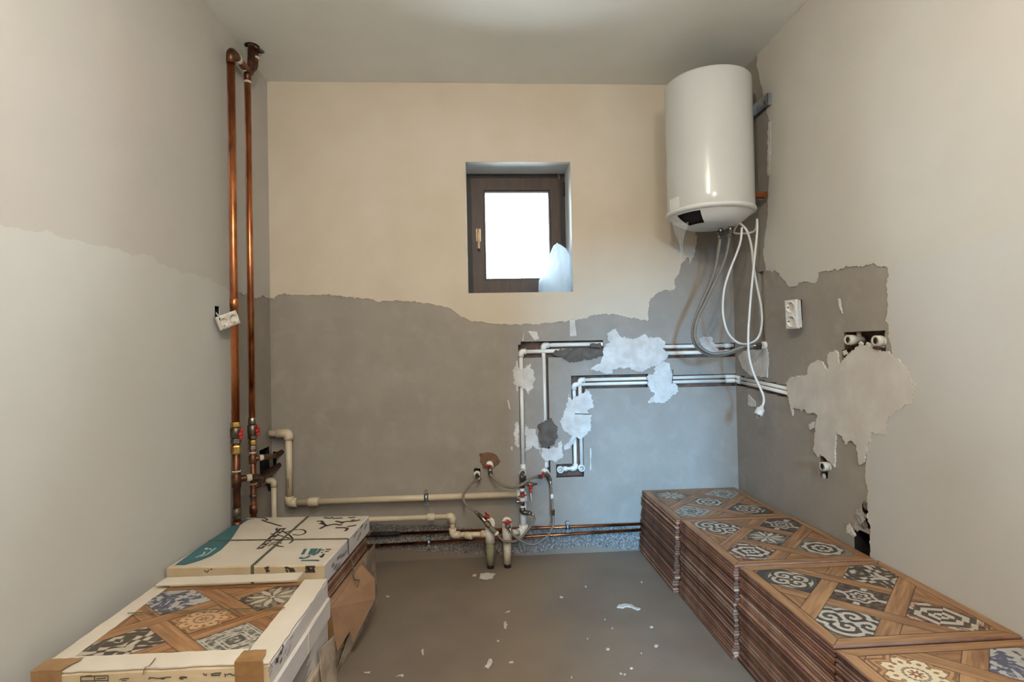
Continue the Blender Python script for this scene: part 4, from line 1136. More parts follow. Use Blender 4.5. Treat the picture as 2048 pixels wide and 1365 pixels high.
# ================================================================== TILES
TS = .5; TT = .0098
def vnoise(x, y, seed):
    xi = np.floor(x).astype(int); yi = np.floor(y).astype(int); fx = x-xi; fy = y-yi
    fx = fx*fx*(3-2*fx); fy = fy*fy*(3-2*fy)
    def h(a, b):
        n = (a*374761393+b*668265263+seed*974634777) & 0xffffffff
        n = ((n ^ (n >> 13))*1274126177) & 0xffffffff
        return ((n ^ (n >> 16)) & 0xffff)/65535.0
    return (h(xi, yi)*(1-fx)+h(xi+1, yi)*fx)*(1-fy)+(h(xi, yi+1)*(1-fx)+h(xi+1, yi+1)*fx)*fy
def fbm(x, y, seed): return sum(vnoise(x*2**k, y*2**k, seed+k)*.5**(k+1) for k in range(4))
def srgb(c): return np.array([((k/255+.055)/1.055)**2.4 if k/255 > .04045 else k/255/12.92 for k in c])
def ornament(kind, a, b):
    """a, b in -1..1 across a panel -> colour"""
    r = np.hypot(a, b); th = np.arctan2(b, a)
    dark = srgb((80, 70, 60)); light = srgb((186, 174, 156)); mid = srgb((132, 118, 100)); rust = srgb((140, 88, 62)); blue = srgb((86, 88, 106)); cream = srgb((214, 190, 152))
    def mixm(m_, c1, c2): m_ = np.clip(m_, 0, 1)[..., None]; return c1*(1-m_)+c2*m_
    st = lambda v, w=.12: np.clip(v/w+.5, 0, 1)
    if kind == 0:      # ringed medallion
        v = np.cos(r*16)*.6+.5*np.cos(8*th)*np.sin(r*5)
        col = mixm(st(v), dark, light); col = mixm(st(r-1.0), col, mid)
    elif kind == 1:    # scrolls
        c = 0
        for (ox, oy, s) in ((-.45, .1, 1), (.45, .1, -1), (0, -.55, 1), (0, .7, -1)):
            rr = np.hypot(a-ox, b-oy); tt = np.arctan2(b-oy, (a-ox)*s); v = np.sin(rr*17-tt*1.0)*np.exp(-(rr*1.55)**4); c = np.where(np.abs(v) > np.abs(c), v, c)
        col = mixm(st(c-.05), dark, light); col = mixm(st(np.abs(c)-.03, .02), mid, col)
    elif kind == 2:    # bold zig-zag hexagon
        hx = np.maximum(np.abs(a)*.9+np.abs(b)*.5, np.abs(b))
        v = np.cos(hx*15+2.0*np.sign(a*b)); col = mixm(st(v), dark, light)
        f = fbm(a*6+9, b*6, 3); col = mixm(st(hx-.8)*st(f-.5), col, rust)
    elif kind == 3:    # dark damask with rosette
        f = fbm(a*7, b*7, 11); base = mixm(st(f-.5, .3), srgb((70, 54, 46)), srgb((112, 92, 76)))
        v = np.cos(r*22+1.5*np.cos(6*th)); m_ = st(v-.1)*(r < .72)
        col = mixm(m_*.9, base, light)
        k = st(np.cos(4*th)-.85)*(r > .7)*(r < 1.15); col = mixm(k, col, light)
    elif kind in (4, 9):    # eight-pointed star with rust seeds
        if kind == 9: cream = srgb((196, 158, 120)); rust = srgb((140, 100, 70))
        ph = (th/(2*math.pi)*8) % 1.0; tri = np.abs(ph-.5)*2
        star = .72+.34*tri**1.2
        inside = st(star-r, .05)
        seeds = st(np.cos(16*th)*.5+np.cos(r*19)*.6-.45, .15)*(r > .3)
        col = mixm(seeds*.85, cream, rust)
        col = mixm(st(.035-np.abs(r-.36), .03)*.7, col, srgb((120, 112, 96)))
        col = mixm(st(.18+.07*np.cos(8*th)-r, .04), col, rust)
        col = mixm(st(.05-r, .03), col, cream)
        lines = st(np.cos((r-star)*24), .3)
        out_ = mixm(lines*.8, srgb((176, 130, 88)), srgb((112, 78, 52)))
        col = mixm(inside, out_, col)
    elif kind == 5:    # blue leaf
        f = fbm(a*5+np.sin(b*3), b*5+np.cos(a*4), 21); col = mixm(st(f-.47, .08), blue, srgb((176, 170, 162)))
    elif kind == 6:    # grey framed squares
        s_ = np.maximum(np.abs(a), np.abs(b)); f = fbm(a*9, b*9, 31)
        col = mixm(st(f-.48, .1), srgb((104, 100, 92)), srgb((164, 158, 146)))
        for q in (.35, .48, .78, .9): col = mixm(st(.022-np.abs(s_-q), .02), col, srgb((188, 182, 170)))
        col = mixm(st(.3-s_, .03)*st(np.cos(r*24)-.2)*.7, col, dark)
    elif kind == 7:    # eight-petal flower, white on dark
        v = np.cos(8*th)*.35+.55-r; w = np.cos(16*th)*.2+.85-r
        col = mixm(st(w, .05), dark, mid); col = mixm(st(v, .05), col, light); col = mixm(st(np.cos(8*th+math.pi)*.2+.26-r, .05), col, dark); col = mixm(st(.1-r, .03), col, light)
        f = fbm(a*10, b*10, 5); col = mixm(st(f-.62, .08)*.7, col, light)
    elif kind == 8:    # bold leaf arabesque, mirrored
        A = np.abs(a); q = A*1.0+.25*np.sin(b*4); f = np.sin(q*8+2.4*np.sin(b*3.2))*np.cos(b*5.5+2.2*np.sin(A*5))
        col = mixm(st(f-.05, .12), dark, light); col = mixm(st(.06-np.abs(f-.05), .04)*.6, col, mid)
    elif kind == 10:   # round medallion with curled leaves on dark ground
        c = 0
        for k in range(4):
            ox, oy = .42*math.cos(k*math.pi/2+.6), .42*math.sin(k*math.pi/2+.6); rr = np.hypot(a-ox, b-oy); tt = np.arctan2(b-oy, a-ox)
            v = np.sin(rr*20-tt+k)*np.exp(-(rr*2.1)**4); c = np.where(np.abs(v) > np.abs(c), v, c)
        base = mixm(st(fbm(a*6, b*6, 13)-.5, .2), srgb((176, 160, 138)), light)
        col = mixm(st(c-.1), base, dark); col = mixm(st(.05-np.abs(r-.95), .03), col, dark); col = mixm(st(r-1.0, .03), col, srgb((70, 66, 64)))
    return col
def tile_colours(n, kinds, seed):
    g = np.linspace(0, 1, n); x, y = np.meshgrid(g, g, indexing='xy')
    X_, Y_ = x-.5, y-.5
    u = (X_+Y_)/math.sqrt(2); v = (X_-Y_)/math.sqrt(2)
    def wood(s_, t_, sd, tone=0.0):
        f = fbm(s_*5+sd*3.7, t_*70, sd)*.6+fbm(s_*2, t_*16, sd+7)*.4
        c1 = srgb((188, 142, 98)); c2 = srgb((128, 88, 58)); k = np.clip((f-.28)*2.0+tone, 0, 1)[..., None]
        return c2*(1-k)+c1*k
    a, b = .135, .235
    au, av = np.abs(u), np.abs(v)
    su = (au > a) & (au < b); sv = (av > a) & (av < b)
    zone = np.zeros_like(x, int)
    col = wood(X_+Y_*.2, Y_, seed+1, -.06)
    # triangular infill at the middle of each side gets its own board direction
    m_ = (au >= b) & (av >= b); side = np.abs(X_) > np.abs(Y_)
    col = np.where((m_ & side)[..., None], wood(Y_, X_, seed+2, -.08), col); zone[m_] = 1
    # strips; interwoven
    wu = wood(u, v, seed+3, .06); wv = wood(v, u, seed+4, -.02)
    over = ((u > 0) ^ (v > 0))
    onlyu = sv & ~(su & over); onlyv = su & ~(sv & ~over)
    col = np.where(onlyv[..., None], wv, col); zone[onlyv] = 2+(u[onlyv] > 0)
    col = np.where(onlyu[..., None], wu, col); zone[onlyu] = 4+(v[onlyu] > 0)
    cen = [(0, 0), (.385, 0), (-.385, 0), (0, .385), (0, -.385)]; hw = .15
    for k, (cu, cv) in enumerate(cen):
        if k == 0: mk = (au <= a) & (av <= a); s_ = a
        elif cv == 0: mk = (np.sign(u) == np.sign(cu)) & (au >= b) & (av <= a); s_ = a*1.08
        else: mk = (np.sign(v) == np.sign(cv)) & (av >= b) & (au <= a); s_ = a*1.08
        lim = 0.0
        if k > 0:
            d = (au if cv == 0 else av); mk = mk & (d < .585)
        oc = ornament(kinds[k], (u-cu)/s_, (v-cv)/s_)
        col = np.where(mk[..., None], oc, col); zone[mk] = 10+k
    # border boards
    bw = .062
    ex = np.abs(X_) > .5-bw; ey = np.abs(Y_) > .5-bw
    bx = ex & (np.abs(X_) >= np.abs(Y_)); by = ey & ~bx
    col = np.where(bx[..., None], wood(Y_, X_, seed+5, .08), col); zone[bx] = 20+(X_[bx] > 0)
    col = np.where(by[..., None], wood(X_, Y_, seed+6, .08), col); zone[by] = 22+(Y_[by] > 0)
    # dark joints where zones meet
    j = np.zeros_like(x, bool)
    for dx_, dy_ in ((1, 0), (0, 1), (-1, 0), (0, -1)):
        j |= (np.roll(np.roll(zone, dx_, 1), dy_, 0) != zone)
    j[0, :] = j[-1, :] = j[:, 0] = j[:, -1] = False
    col = np.where(j[..., None], col*.35, col)
    return np.clip(col, 0, 1)
def print_grid(name, n, kinds, seed, par, cx, cy, z, rz, s=TS-.004):
    col = tile_colours(n, kinds, seed)
    g = np.linspace(-s/2, s/2, n); x, y = np.meshgrid(g, g, indexing='xy')
    c, sn = math.cos(rz), math.sin(rz)
    co = np.stack([cx+x*c-y*sn, cy+x*sn+y*c, np.full_like(x, z)], -1).reshape(-1, 3)
    i = np.arange(n-1); ii, jj = np.meshgrid(i, i, indexing='xy')
    a = (jj*n+ii).ravel(); q = np.stack([a, a+1, a+n+1, a+n], -1)
    me = bpy.data.meshes.new(name)
    me.vertices.add(n*n); me.vertices.foreach_set('co', co.ravel())
    me.loops.add(q.size); me.loops.foreach_set('vertex_index', q.ravel().astype(np.int32))
    me.polygons.add(len(q)); me.polygons.foreach_set('loop_start', (np.arange(len(q))*4).astype(np.int32)); 
    me.update(calc_edges=True)
    at = me.color_attributes.new('print', 'FLOAT_COLOR', 'POINT')
    at.data.foreach_set('color', np.concatenate([col.reshape(-1, 3), np.ones((n*n, 1))], 1).ravel().astype(np.float32))
    me.materials.append(M['tile_print'])
    return link(name, me, par)
def slab_mesh(m):
    mb = MB(); h = TS/2; b = .0024
    O = lambda k, z: [(-h+k, -h+k, z), (h-k, -h+k, z), (h-k, h-k, z), (-h+k, h-k, z)]
    rings = [O(b, 0), O(0, b), O(0, TT-b-.0005), O(b, TT-.0005)]
    vs = [p for r in rings for p in r]
    fs = [(i*4+k, i*4+(k+1) % 4, i*4+4+(k+1) % 4, i*4+4+k) for i in range(3) for k in range(4)]+[(3, 2, 1, 0), (12, 13, 14, 15)]
    mb.add(vs, fs)
    me = bpy.data.meshes.new('tile_slab'); me.from_pydata(mb.v, [], mb.f); me.materials.append(M[m]); me.update(); return me
SLABS = [slab_mesh('edge'), slab_mesh('edge2'), slab_mesh('edge3')]
rng = random.Random(12)
_ONES = ['', 'first', 'second', 'third', 'fourth', 'fifth', 'sixth', 'seventh', 'eighth', 'ninth', 'tenth', 'eleventh', 'twelfth', 'thirteenth', 'fourteenth', 'fifteenth', 'sixteenth', 'seventeenth', 'eighteenth', 'nineteenth']
def nth(k):
    if k < 20: return _ONES[k]
    t_, o_ = divmod(k, 10); b_ = {2: 'twent', 3: 'thirt'}[t_]
    return b_+'ieth' if o_ == 0 else b_+'y-'+_ONES[o_]
def tile_stack(x0, y0, ztop, kinds, seed, toplab, lab, group, n=240, lean=None, jit=.005):
    cnt = int(round(ztop/TT*.965)); pitch = ztop/cnt
    cx, cy = x0+TS/2, y0+TS/2
    for k in range(cnt):
        top = k == cnt-1
        dx = rng.uniform(-jit, jit); dy = rng.uniform(-jit, jit)*.6; rz = rng.uniform(-.004, .004)
        if lean: dx += lean(k/cnt)
        if top: dx = dy = 0; rz = 0
        me = SLABS[0] if top else SLABS[rng.choice((0, 0, 0, 1, 1, 2))]
        o = link('ceramic_tile', me)
        o.location = (min(cx+dx, W-TS/2-.006), min(cy+dy, -TS/2-.006), k*pitch); o.rotation_euler = (0, 0, rz)
        if top:
            tag(o, toplab, 'tile', group)
            pg = print_grid('printed_face', n, kinds, seed, None, 0, 0, TT, 0)
            pg.parent = o
        else: tag(o, nth(cnt-k)+' '+lab, 'tile', group)
    return cnt
ln1 = lambda t_: -.016*(1-t_) + (-.004 if t_ < .5 else .0)
tile_stack(1.909, -.5155, .318, (0, 6, 6, 10, 7), 3, 'patterned top tile of the farthest right stack, against the back wall', 'brown edged tile down in the farthest right stack', 'tiles of the farthest right stack', 200, ln1)
tile_stack(1.921, -1.037, .3245, (7, 3, 2, 0, 1), 9, 'patterned top tile of the second right stack from the back wall', 'brown edged tile down in the second right stack from the back wall', 'tiles of the second right stack', 240, lambda t_: -.012*(1-t_))
tile_stack(1.932, -1.545, .3215, (3, 8, 1, 2, 10), 17, 'patterned top tile with scroll and medallion panels on the third right stack', 'brown edged tile down in the third right stack from the back wall', 'tiles of the third right stack', 260, lambda t_: -.006 if t_ < .62 else .004)
tile_stack(1.93, -2.055, .319, (7, 5, 2, 8, 4), 23, 'patterned top tile with cream star panel on the nearest right stack', 'brown edged tile down in the nearest right stack', 'tiles of the nearest right stack', 260)

# ================================================================== CARTONS ON THE LEFT
def frame_of(px4, z):
    """rectangle on plane z from four pixel corners FL, FR, BR, BL -> centre, axes, size (least squares square)"""
    P = [at_z(a, b, z) for a, b in px4]
    c = sum(P, V((0, 0, 0)))/4
    ex = ((P[1]-P[0])+(P[2]-P[3])); ey = ((P[3]-P[0])+(P[2]-P[1]))
    w = ex.length/2; d = ey.length/2
    ax = ex.normalized(); ay = V((-ax.y, ax.x, 0))
    return c, ax, ay, w, d
def quadbox(mb, c, ax, ay, w, d, z0, z1, mi=(0, 0, 0), bev=.004):
    h = []
    for z, k in ((z0, 0), (z1-bev, 0), (z1, bev)):
        h += [c*1.0+ax*sx*(w/2-k)+ay*sy*(d/2-k) for sx, sy in ((-1, -1), (1, -1), (1, 1), (-1, 1))]
    h = [V((p.x, p.y, z)) for p, z in zip(h, [z0]*4+[z1-bev]*4+[z1]*4)]
    mb.add(h, [(3, 2, 1, 0)], mi[2])
    for i in range(2):
        for k in range(4):
            mb.add([h[i*4+k], h[i*4+(k+1) % 4], h[i*4+4+(k+1) % 4], h[i*4+4+k]], [(0, 1, 2, 3)], mi[1] if k in (1, 3) else mi[2] if k == 0 else mi[0])
    mb.add(h[8:12], [(0, 1, 2, 3)], mi[0])
def decal(name, px, z, m, par, lift=.0008):
    P = [at_z(a, b, z) for a, b in px]
    tr = tessellate_polygon([P])
    mb = MB(); mb.add([p+V((0, 0, lift)) for p in P], [tuple(t_) for t_ in tr]); return mb.build(name, m, par)
def stroke_pts(pts, w, nrm):
    pts = spline(pts, 6) if len(pts) > 2 else pts
    L_, R_ = [], []
    for i, p in enumerate(pts):
        a = pts[max(0, i-1)]; b = pts[min(len(pts)-1, i+1)]; t_ = (b-a).normalized(); s_ = nrm.cross(t_)
        L_.append(p+s_*w/2); R_.append(p-s_*w/2)
    n = len(pts); return L_+R_, [(i, i+1, n+i+1, n+i) for i in range(n-1)]
def strokes(name, polys, w, proj, nrm, m, par, lift=.0009):
    mb = MB()
    for q in polys:
        vs, fs = stroke_pts([proj(*p) + nrm*lift for p in q], w, nrm); mb.add(vs, fs)
    o = mb.build(name, m, par, weld=False); o['kind'] = 'stuff'; return o
ZF = .3765
cF_, axF, ayF, wF, dF = frame_of([(339, 1135), (655, 1131), (733, 1032), (490, 1036)], ZF)
print('far carton', cF_, wF, dF, math.degrees(math.atan2(axF.y, axF.x)))
def far_stack():
    t = thing('carton', V((cF_.x, cF_.y, ZF-.066)), 'white printed tile carton with teal swoosh tied with straps, by the left wall', 'carton')
    mb = MB(); quadbox(mb, cF_, axF, ayF, wF, dF, ZF-.066, ZF, (0, 1, 2)); mb.build('box', ['carton_w', 'carton_side', 'carton_front'], t)
    top = lambda a, b: at_z(a, b, ZF)
    c4 = cropfn(320, 1010, .26)
    decal('teal_swoosh', c4([(655, 112), (740, 105), (680, 118), (625, 150), (590, 205), (540, 280), (470, 350), (390, 400), (300, 435), (185, 468), (115, 466), (330, 312), (480, 215), (570, 155)]), ZF, 'teal', t)
    up = V((0, 0, 1)); S = lambda polys, w, m, nm, tr_=c4: strokes(nm, [tr_(q) for q in polys], w, top, up, m, t)
    S([[(275, 408), (330, 385), (345, 365)], [(350, 350), (380, 340), (395, 350)], [(310, 400), (360, 385), (430, 335)], [(345, 345), (355, 335), (365, 342)]], .006, 'pale_print', 'swoosh_lettering')
    decal('title_band', c4([(738, 345), (790, 340), (975, 180), (915, 185)]), ZF, 'ink', t, .0010)
    S([[(770, 332), (790, 318), (805, 320)], [(815, 302), (828, 288), (840, 292)], [(850, 272), (868, 256), (880, 258)], [(885, 238), (900, 224), (915, 226)], [(922, 210), (934, 198), (946, 196)]], .006, 'carton_w', 'title_letters')
    for q in t.children:
        if q.name.startswith('title_letters'): q.location.z += .0006
    S([[(890, 195), (940, 205), (1000, 240), (1020, 275), (995, 300)], [(850, 225), (900, 235), (960, 250), (1000, 262)], [(840, 262), (890, 275), (940, 282)], [(830, 320), (870, 305), (910, 320), (950, 325)], [(960, 215), (1040, 195), (1100, 195), (1120, 215), (1080, 235), (1020, 232)],
       [(850, 300), (900, 290), (935, 300)], [(910, 205), (895, 190), (905, 180)]], .008, 'ink', 'script_lettering')
    S([[(740, 102), (800, 105), (825, 118), (800, 125), (785, 118), (810, 130), (860, 145), (935, 168)]], .009, 'ink', 'brush_tail')
    S([[(1205, 130), (1240, 128), (1260, 150)], [(1260, 100), (1310, 105), (1330, 98)], [(1330, 108), (1370, 105), (1405, 104)], [(1225, 145), (1260, 152), (1280, 165)], [(1290, 162), (1340, 152), (1400, 158)], [(1400, 138), (1440, 130), (1480, 130), (1540, 118)],
       [(1230, 188), (1260, 170), (1290, 162)], [(1350, 180), (1400, 178), (1440, 185), (1425, 205)], [(1440, 170), (1480, 165), (1510, 158)], [(1450, 100), (1480, 102), (1500, 96)], [(1470, 122), (1500, 118)], [(1350, 128), (1390, 136), (1405, 145)]], .013, 'ink', 'blossom_print')
    decal('logo_block', c4([(1160, 340), (1218, 338), (1190, 385), (1135, 388)]), ZF, 'teal', t)
    S([[(1120, 342), (1095, 385)], [(1235, 340), (1212, 372), (1175, 392)], [(1075, 408), (1095, 415), (1130, 408), (1152, 394)], [(1085, 431), (1210, 430)], [(1245, 352), (1262, 350)], [(1240, 372), (1255, 368)]], .011, 'teal', 'logo_strokes')
    S([[(1275, 345), (1318, 347)], [(1268, 365), (1300, 358)], [(1240, 410), (1262, 380)], [(1225, 400), (1250, 398)], [(1205, 432), (1225, 430)]], .009, 'ink', 'logo_caption')
    # print on the front and the right side
    fr0 = cF_-ayF*(dF/2+.0008); nf = -ayF
    def pf(a, b): d = ray(a, b); k = (fr0-CAM).dot(nf)/d.dot(nf); return CAM+d*k
    F = lambda polys, w, nm, m='ink': strokes(nm, [c4(q) for q in polys], w, pf, nf, m, t)
    F([[(805, 490), (840, 480)], [(812, 500), (835, 495)], [(815, 515), (845, 508)], [(960, 485), (990, 485)], [(968, 500), (985, 518)], [(985, 490), (1025, 495)], [(995, 505), (1040, 512)], [(1000, 515), (1030, 490)], [(1120, 478), (1195, 478)], [(1118, 490), (1150, 490)],
       [(1125, 502), (1190, 500)], [(1115, 515), (1195, 514)], [(1140, 480), (1150, 512)], [(1180, 480), (1182, 512)]], .007, 'side_lettering')
    F([[(340, 505), (365, 520), (375, 500)], [(385, 500), (405, 495)]], .004, 'side_scuff', 'ink_brown')
    rs0 = cF_+axF*(wF/2+.0008); nr = axF
    def pR(a, b): d = ray(a, b); k = (rs0-CAM).dot(nr)/d.dot(nr); return CAM+d*k
    G = lambda polys, w, nm, m='barcode': strokes(nm, [c4(q) for q in polys], w, pR, nr, m, t)
    G([[(1320, 480), (1340, 455)], [(1335, 500), (1365, 455)], [(1350, 510), (1385, 450)], [(1360, 420), (1395, 385)], [(1390, 410), (1412, 380)], [(1410, 395), (1435, 355)], [(1490, 250), (1515, 205)], [(1515, 275), (1545, 215)], [(1540, 180), (1560, 150)], [(1570, 190), (1590, 150)]], .010, 'side_print')
    # straps
    a = cF_+axF*(-.02); 
    def strap(p0, p1, over0, over1):
        mb = MB(); w = .011; dirn = (p1-p0).normalized(); s_ = V((0, 0, 1)).cross(dirn)
        pts = [(p0-V((0, 0, .06)), None), (p0, None), (p1, None), (p1-V((0, 0, .06)), None)]
        for k, (A, Bq) in enumerate(((pts[0][0]-dirn*.0015, pts[1][0]-dirn*.0015+V((0, 0, .0018))), (pts[1][0]-dirn*.0015+V((0, 0, .0018)), pts[2][0]+dirn*.0015+V((0, 0, .0018))), (pts[2][0]+dirn*.0015+V((0, 0, .0018)), pts[3][0]+dirn*.0015))):
            mb.add([A+s_*w/2, A-s_*w/2, Bq-s_*w/2, Bq+s_*w/2], [(0, 1, 2, 3)])
        return mb.build('strap', 'strap', t)
    z1 = ZF
    q0 = top(*c4([(705, 478)])[0]); q1 = top(*c4([(1140, 92)])[0])
    u0 = (q0-cF_).dot(axF); u1 = (q1-cF_).dot(axF)
    strap(V((0, 0, 0))+cF_+axF*u0-ayF*dF/2, cF_+axF*u1+ayF*dF/2, 0, 0)
    q0 = top(*c4([(390, 278)])[0]); q1 = top(*c4([(1440, 265)])[0]); v0 = (q0-cF_).dot(ayF); v1_ = (q1-cF_).dot(ayF)
    strap(cF_-axF*wF/2+ayF*v0, cF_+axF*wF/2+ayF*v1_, 0, 0)
    # loose tiles under the carton
    ang = math.atan2(axF.y, axF.x)
    zz = ZF-.066; n = 8
    for k in range(n):
        o = link('ceramic_tile', SLABS[(0, 1, 2, 0, 1, 0, 2, 1)[k]]); zz -= .0102
        o.location = (cF_.x+rng.uniform(-.004, .004)+.004, cF_.y+rng.uniform(-.004, .004), zz); o.rotation_euler = (0, 0, ang+rng.uniform(-.006, .006))
        tag(o, nth(k+1)+' brown edged tile down in the layer under the teal printed carton', 'tile', 'tiles under the printed carton')
    # opened brown carton below with torn flaps
    t2 = thing('open_carton', V((cF_.x, cF_.y, 0)), 'torn brown carton with hanging flap beneath the loose tiles by the left wall', 'carton')
    zc = zz-.001
    mb = MB(); quadbox(mb, cF_+axF*.004, axF, ayF, wF+.008, dF, .112, zc, (0, 1, 1)); mb.build('body', ['carton_b', 'carton_b'], t2)
    mb = MB(); quadbox(mb, cF_+axF*.006, axF, ayF, wF+.016, dF, 0, .11, (0, 0, 0)); low_ = mb.build('lower_box', ['carton_old'], t2)
    # flap: bent sheet hanging out over the right side
    rs = cF_+axF*(wF/2+.01)
    def flap(name, vv, m, th=.004):
        mb = MB(); n = len(vv); nr_ = (vv[1]-vv[0]).cross(vv[2]-vv[0]).normalized()
        tr = tessellate_polygon([vv]); mb.add([p+nr_*th/2 for p in vv], [tuple(q) for q in tr]); mb.add([p-nr_*th/2 for p in vv], [tuple(q)[::-1] for q in tr])
        mb.add([p+nr_*th/2 for p in vv]+[p-nr_*th/2 for p in vv], [(i, (i+1) % n, n+(i+1) % n, n+i) for i in range(n)])
        return mb.build(name, m, t2)
    def RP(v_, z_, out=0.0): p = rs+ayF*v_+axF*out; return V((p.x, p.y, z_))
    h = dF/2
    flap('flap', [RP(-h+.02, zc-.005, .0), RP(h-.16, zc+.004, .0), RP(h-.17, zc-.05, .055), RP(h-.24, zc-.10, .075), RP(-h+.10, zc-.16, .05), RP(-h+.10, zc-.12, .04), RP(-h+.03, zc-.15, .02)], 'carton_b')
    flap('flap', [RP(-h-.005, zc-.02, .0), RP(-h+.09, zc-.10, .015), RP(-h+.09, zc-.17, .02), RP(-h-.003, zc-.14, .005)], 'tape')
    flap('side_sheet', [RP(h-.16, zc+.012, .004), RP(h-.0, zc+.03, .012), RP(h-.004, .002, .02), RP(-h+.02, .002, .016), RP(h-.22, zc-.11, .012)], 'carton_old', .003)
    for (v_, z_, w_, hh) in ((h-.20, .10, .035, .05), (h-.27, .055, .035, .035), (-h+.12, .12, .06, .04)):
        p = RP(v_, z_, .0245); mb = MB(); mb.lathe(p, axF, [(0, .0), (0, hh*.5), (.001, hh*.45), (.001, 0)], 12); mb.build('handle_hole', 'void', t2)
    # knotted strap tail
    mb = MB(); mb.tube(spline([RP(-.02, ZF-.075, .002), RP(-.03, ZF-.11, .012), RP(-.045, ZF-.14, .02), RP(-.02, ZF-.155, .03), RP(-.06, ZF-.16, .035)], 6), .003, 6, flat=.5)
    mb.build('strap_tail', 'strap', t2)
far_stack()

ZN = .392
cN, axN, ayN, wN, dN = frame_of([(58, 1352), (540, 1320), (655, 1160), (313, 1168)], ZN)
print('near carton', cN, wN, dN, math.degrees(math.atan2(axN.y, axN.x)))
def near_stack():
    c5 = cropfn(320, 1010, .26); c6 = cropfn(0, 1100, .1953); c7 = cropfn(340, 1130, .2148)
    ang = math.atan2(axN.y, axN.x)
    hgt = .055
    t = thing('tray_carton', V((cN.x, cN.y, ZN-hgt)), 'nearest open white tray carton showing a patterned tile inside its frame', 'carton')
    z0 = ZN-hgt
    mb = MB()
    quadbox(mb, cN, axN, ayN, wN, dN, z0, ZN-.006, (0, 1, 2)); mb.build('tray', ['carton_w', 'carton_side', 'carton_front'], t)
    # lips folded over the tile: left, right, front, back
    lips = (('left', -wN/2, -wN/2+.045, -dN/2, dN/2-.006), ('right', wN/2-.068, wN/2, -dN/2, dN/2), ('front', -wN/2, wN/2-.07, -dN/2, -dN/2+.06), ('back', -wN/2+.02, wN/2-.08, dN/2-.03, dN/2+.022))
    for k, (nm, u0, u1, v0, v1_) in enumerate(lips):
        zz = ZN-.002+.0008*k + (.012 if nm == 'back' else 0)
        pts = ragged([(u0, v0), (u1, v0), (u1, v1_), (u0, v1_)], .0018, .02, 50+k, freq=30)
        sheet('lip', pts, lambda u, v, h, zz=zz, nm=nm: cN*1.0+axN*u+ayN*v+V((0, 0, zz-ZN+h-.003)), .003, 'carton_w', t)
    P = lambda u, v, z: V((cN.x, cN.y, 0))+V((axN.x*u+ayN.x*v, axN.y*u+ayN.y*v, z))
    # brown tape on the two front corners
    def tape(u0, u1, v1_):
        pts = ragged([(u0, -dN/2-.0036), (u1, -dN/2-.0036), (u1-.012*(1 if u1 > 0 else -1), -dN/2+v1_), (u0+.0, -dN/2+v1_)], .003, .012, 70, freq=40)
        sheet('tape', pts, lambda u, v, h: P(u, v, ZN+.0042+h), .0006, 'tape', t)
        mb = MB(); mb.add([P(u0, -dN/2-.0035, ZN+.0046), P(u1, -dN/2-.0035, ZN+.0046), P(u1, -dN/2-.0015, z0+.012), P(u0, -dN/2-.0015, z0+.012)], [(0, 1, 2, 3)]); mb.build('tape', 'tape', t)
    tape(wN/2-.075, wN/2-.012, .045); tape(-wN/2, -wN/2+.065, .045)
    # printed tile inside
    tl = link('ceramic_tile', SLABS[0]); tl.location = (cN.x, cN.y, z0+hgt-.006); 
    tl.location.z = ZN-.0055-TT+.0005; tl.scale = (.94, .94, 1); tl.rotation_euler = (0, 0, ang)
    tag(tl, 'patterned tile with brown star panel framed by the open tray carton', 'tile')
    tl.location.z = ZN-.006
    tl.scale = ((wN-.02)/TS, (dN-.02)/TS, .35)
    pg = print_grid('printed_face', 250, (9, 7, 8, 6, 5), 41, None, 0, 0, TT, 0); pg.parent = tl
    # crack lines and strap
    top = lambda a, b: at_z(a, b, ZN+.004); up = V((0, 0, 1))
    strokes('strap', [[(255, 1228), (400, 1222), (570, 1217)]], .006, top, up, 'strap', t, .0012)
    strokes('crease', [[(311, 1318), (300, 1332), (290, 1338), (286, 1352)]], .0025, lambda a, b: at_z(a, b, ZN+.0022), up, 'ink_brown', t, .0015)
    # print on the front face
    fr0 = cN-ayN*(dN/2+.0009); nf = -ayN
    def pf(a, b): d = ray(a, b); k = (fr0-CAM).dot(nf)/d.dot(nf); return CAM+d*k
    strokes('front_lettering', [c6(q) for q in ([(490, 1338), (530, 1332), (615, 1330)], [(830, 1300), (1110, 1290)], [(830, 1300), (832, 1357)], [(1110, 1290), (1110, 1350)], [(835, 1345), (1110, 1338)], [(970, 1296), (972, 1350)], [(880, 1295), (940, 1288)], [(990, 1322), (1040, 1318), (1090, 1312)],
            [(1225, 1335), (1260, 1322), (1325, 1318)], [(1250, 1340), (1300, 1336)], [(1520, 1325), (1560, 1310), (1620, 1318), (1700, 1308), (1755, 1305)], [(1530, 1312), (1545, 1305)], [(1650, 1325), (1690, 1322)], [(1835, 1320), (1870, 1312), (1920, 1310)], [(1850, 1325), (1880, 1324)])], .0022, pf, nf, 'ink', t)
    strokes('front_lettering', [c7(q) for q in ([(380, 1020), (430, 1010), (480, 1008)], [(385, 1032), (470, 1026)], [(310, 1010), (330, 1030), (345, 1015)], [(510, 1015), (520, 1030), (512, 1042)], [(530, 1025), (560, 1015), (590, 1030), (625, 1018)], [(640, 1008), (650, 1025), (640, 1038)], [(90, 1050), (130, 1045), (160, 1050)])], .0025, pf, nf, 'ink', t)
    rs0 = cN+axN*(wN/2+.0009); nr = axN
    def pR(a, b): d = ray(a, b); k = (rs0-CAM).dot(nr)/d.dot(nr); return CAM+d*k
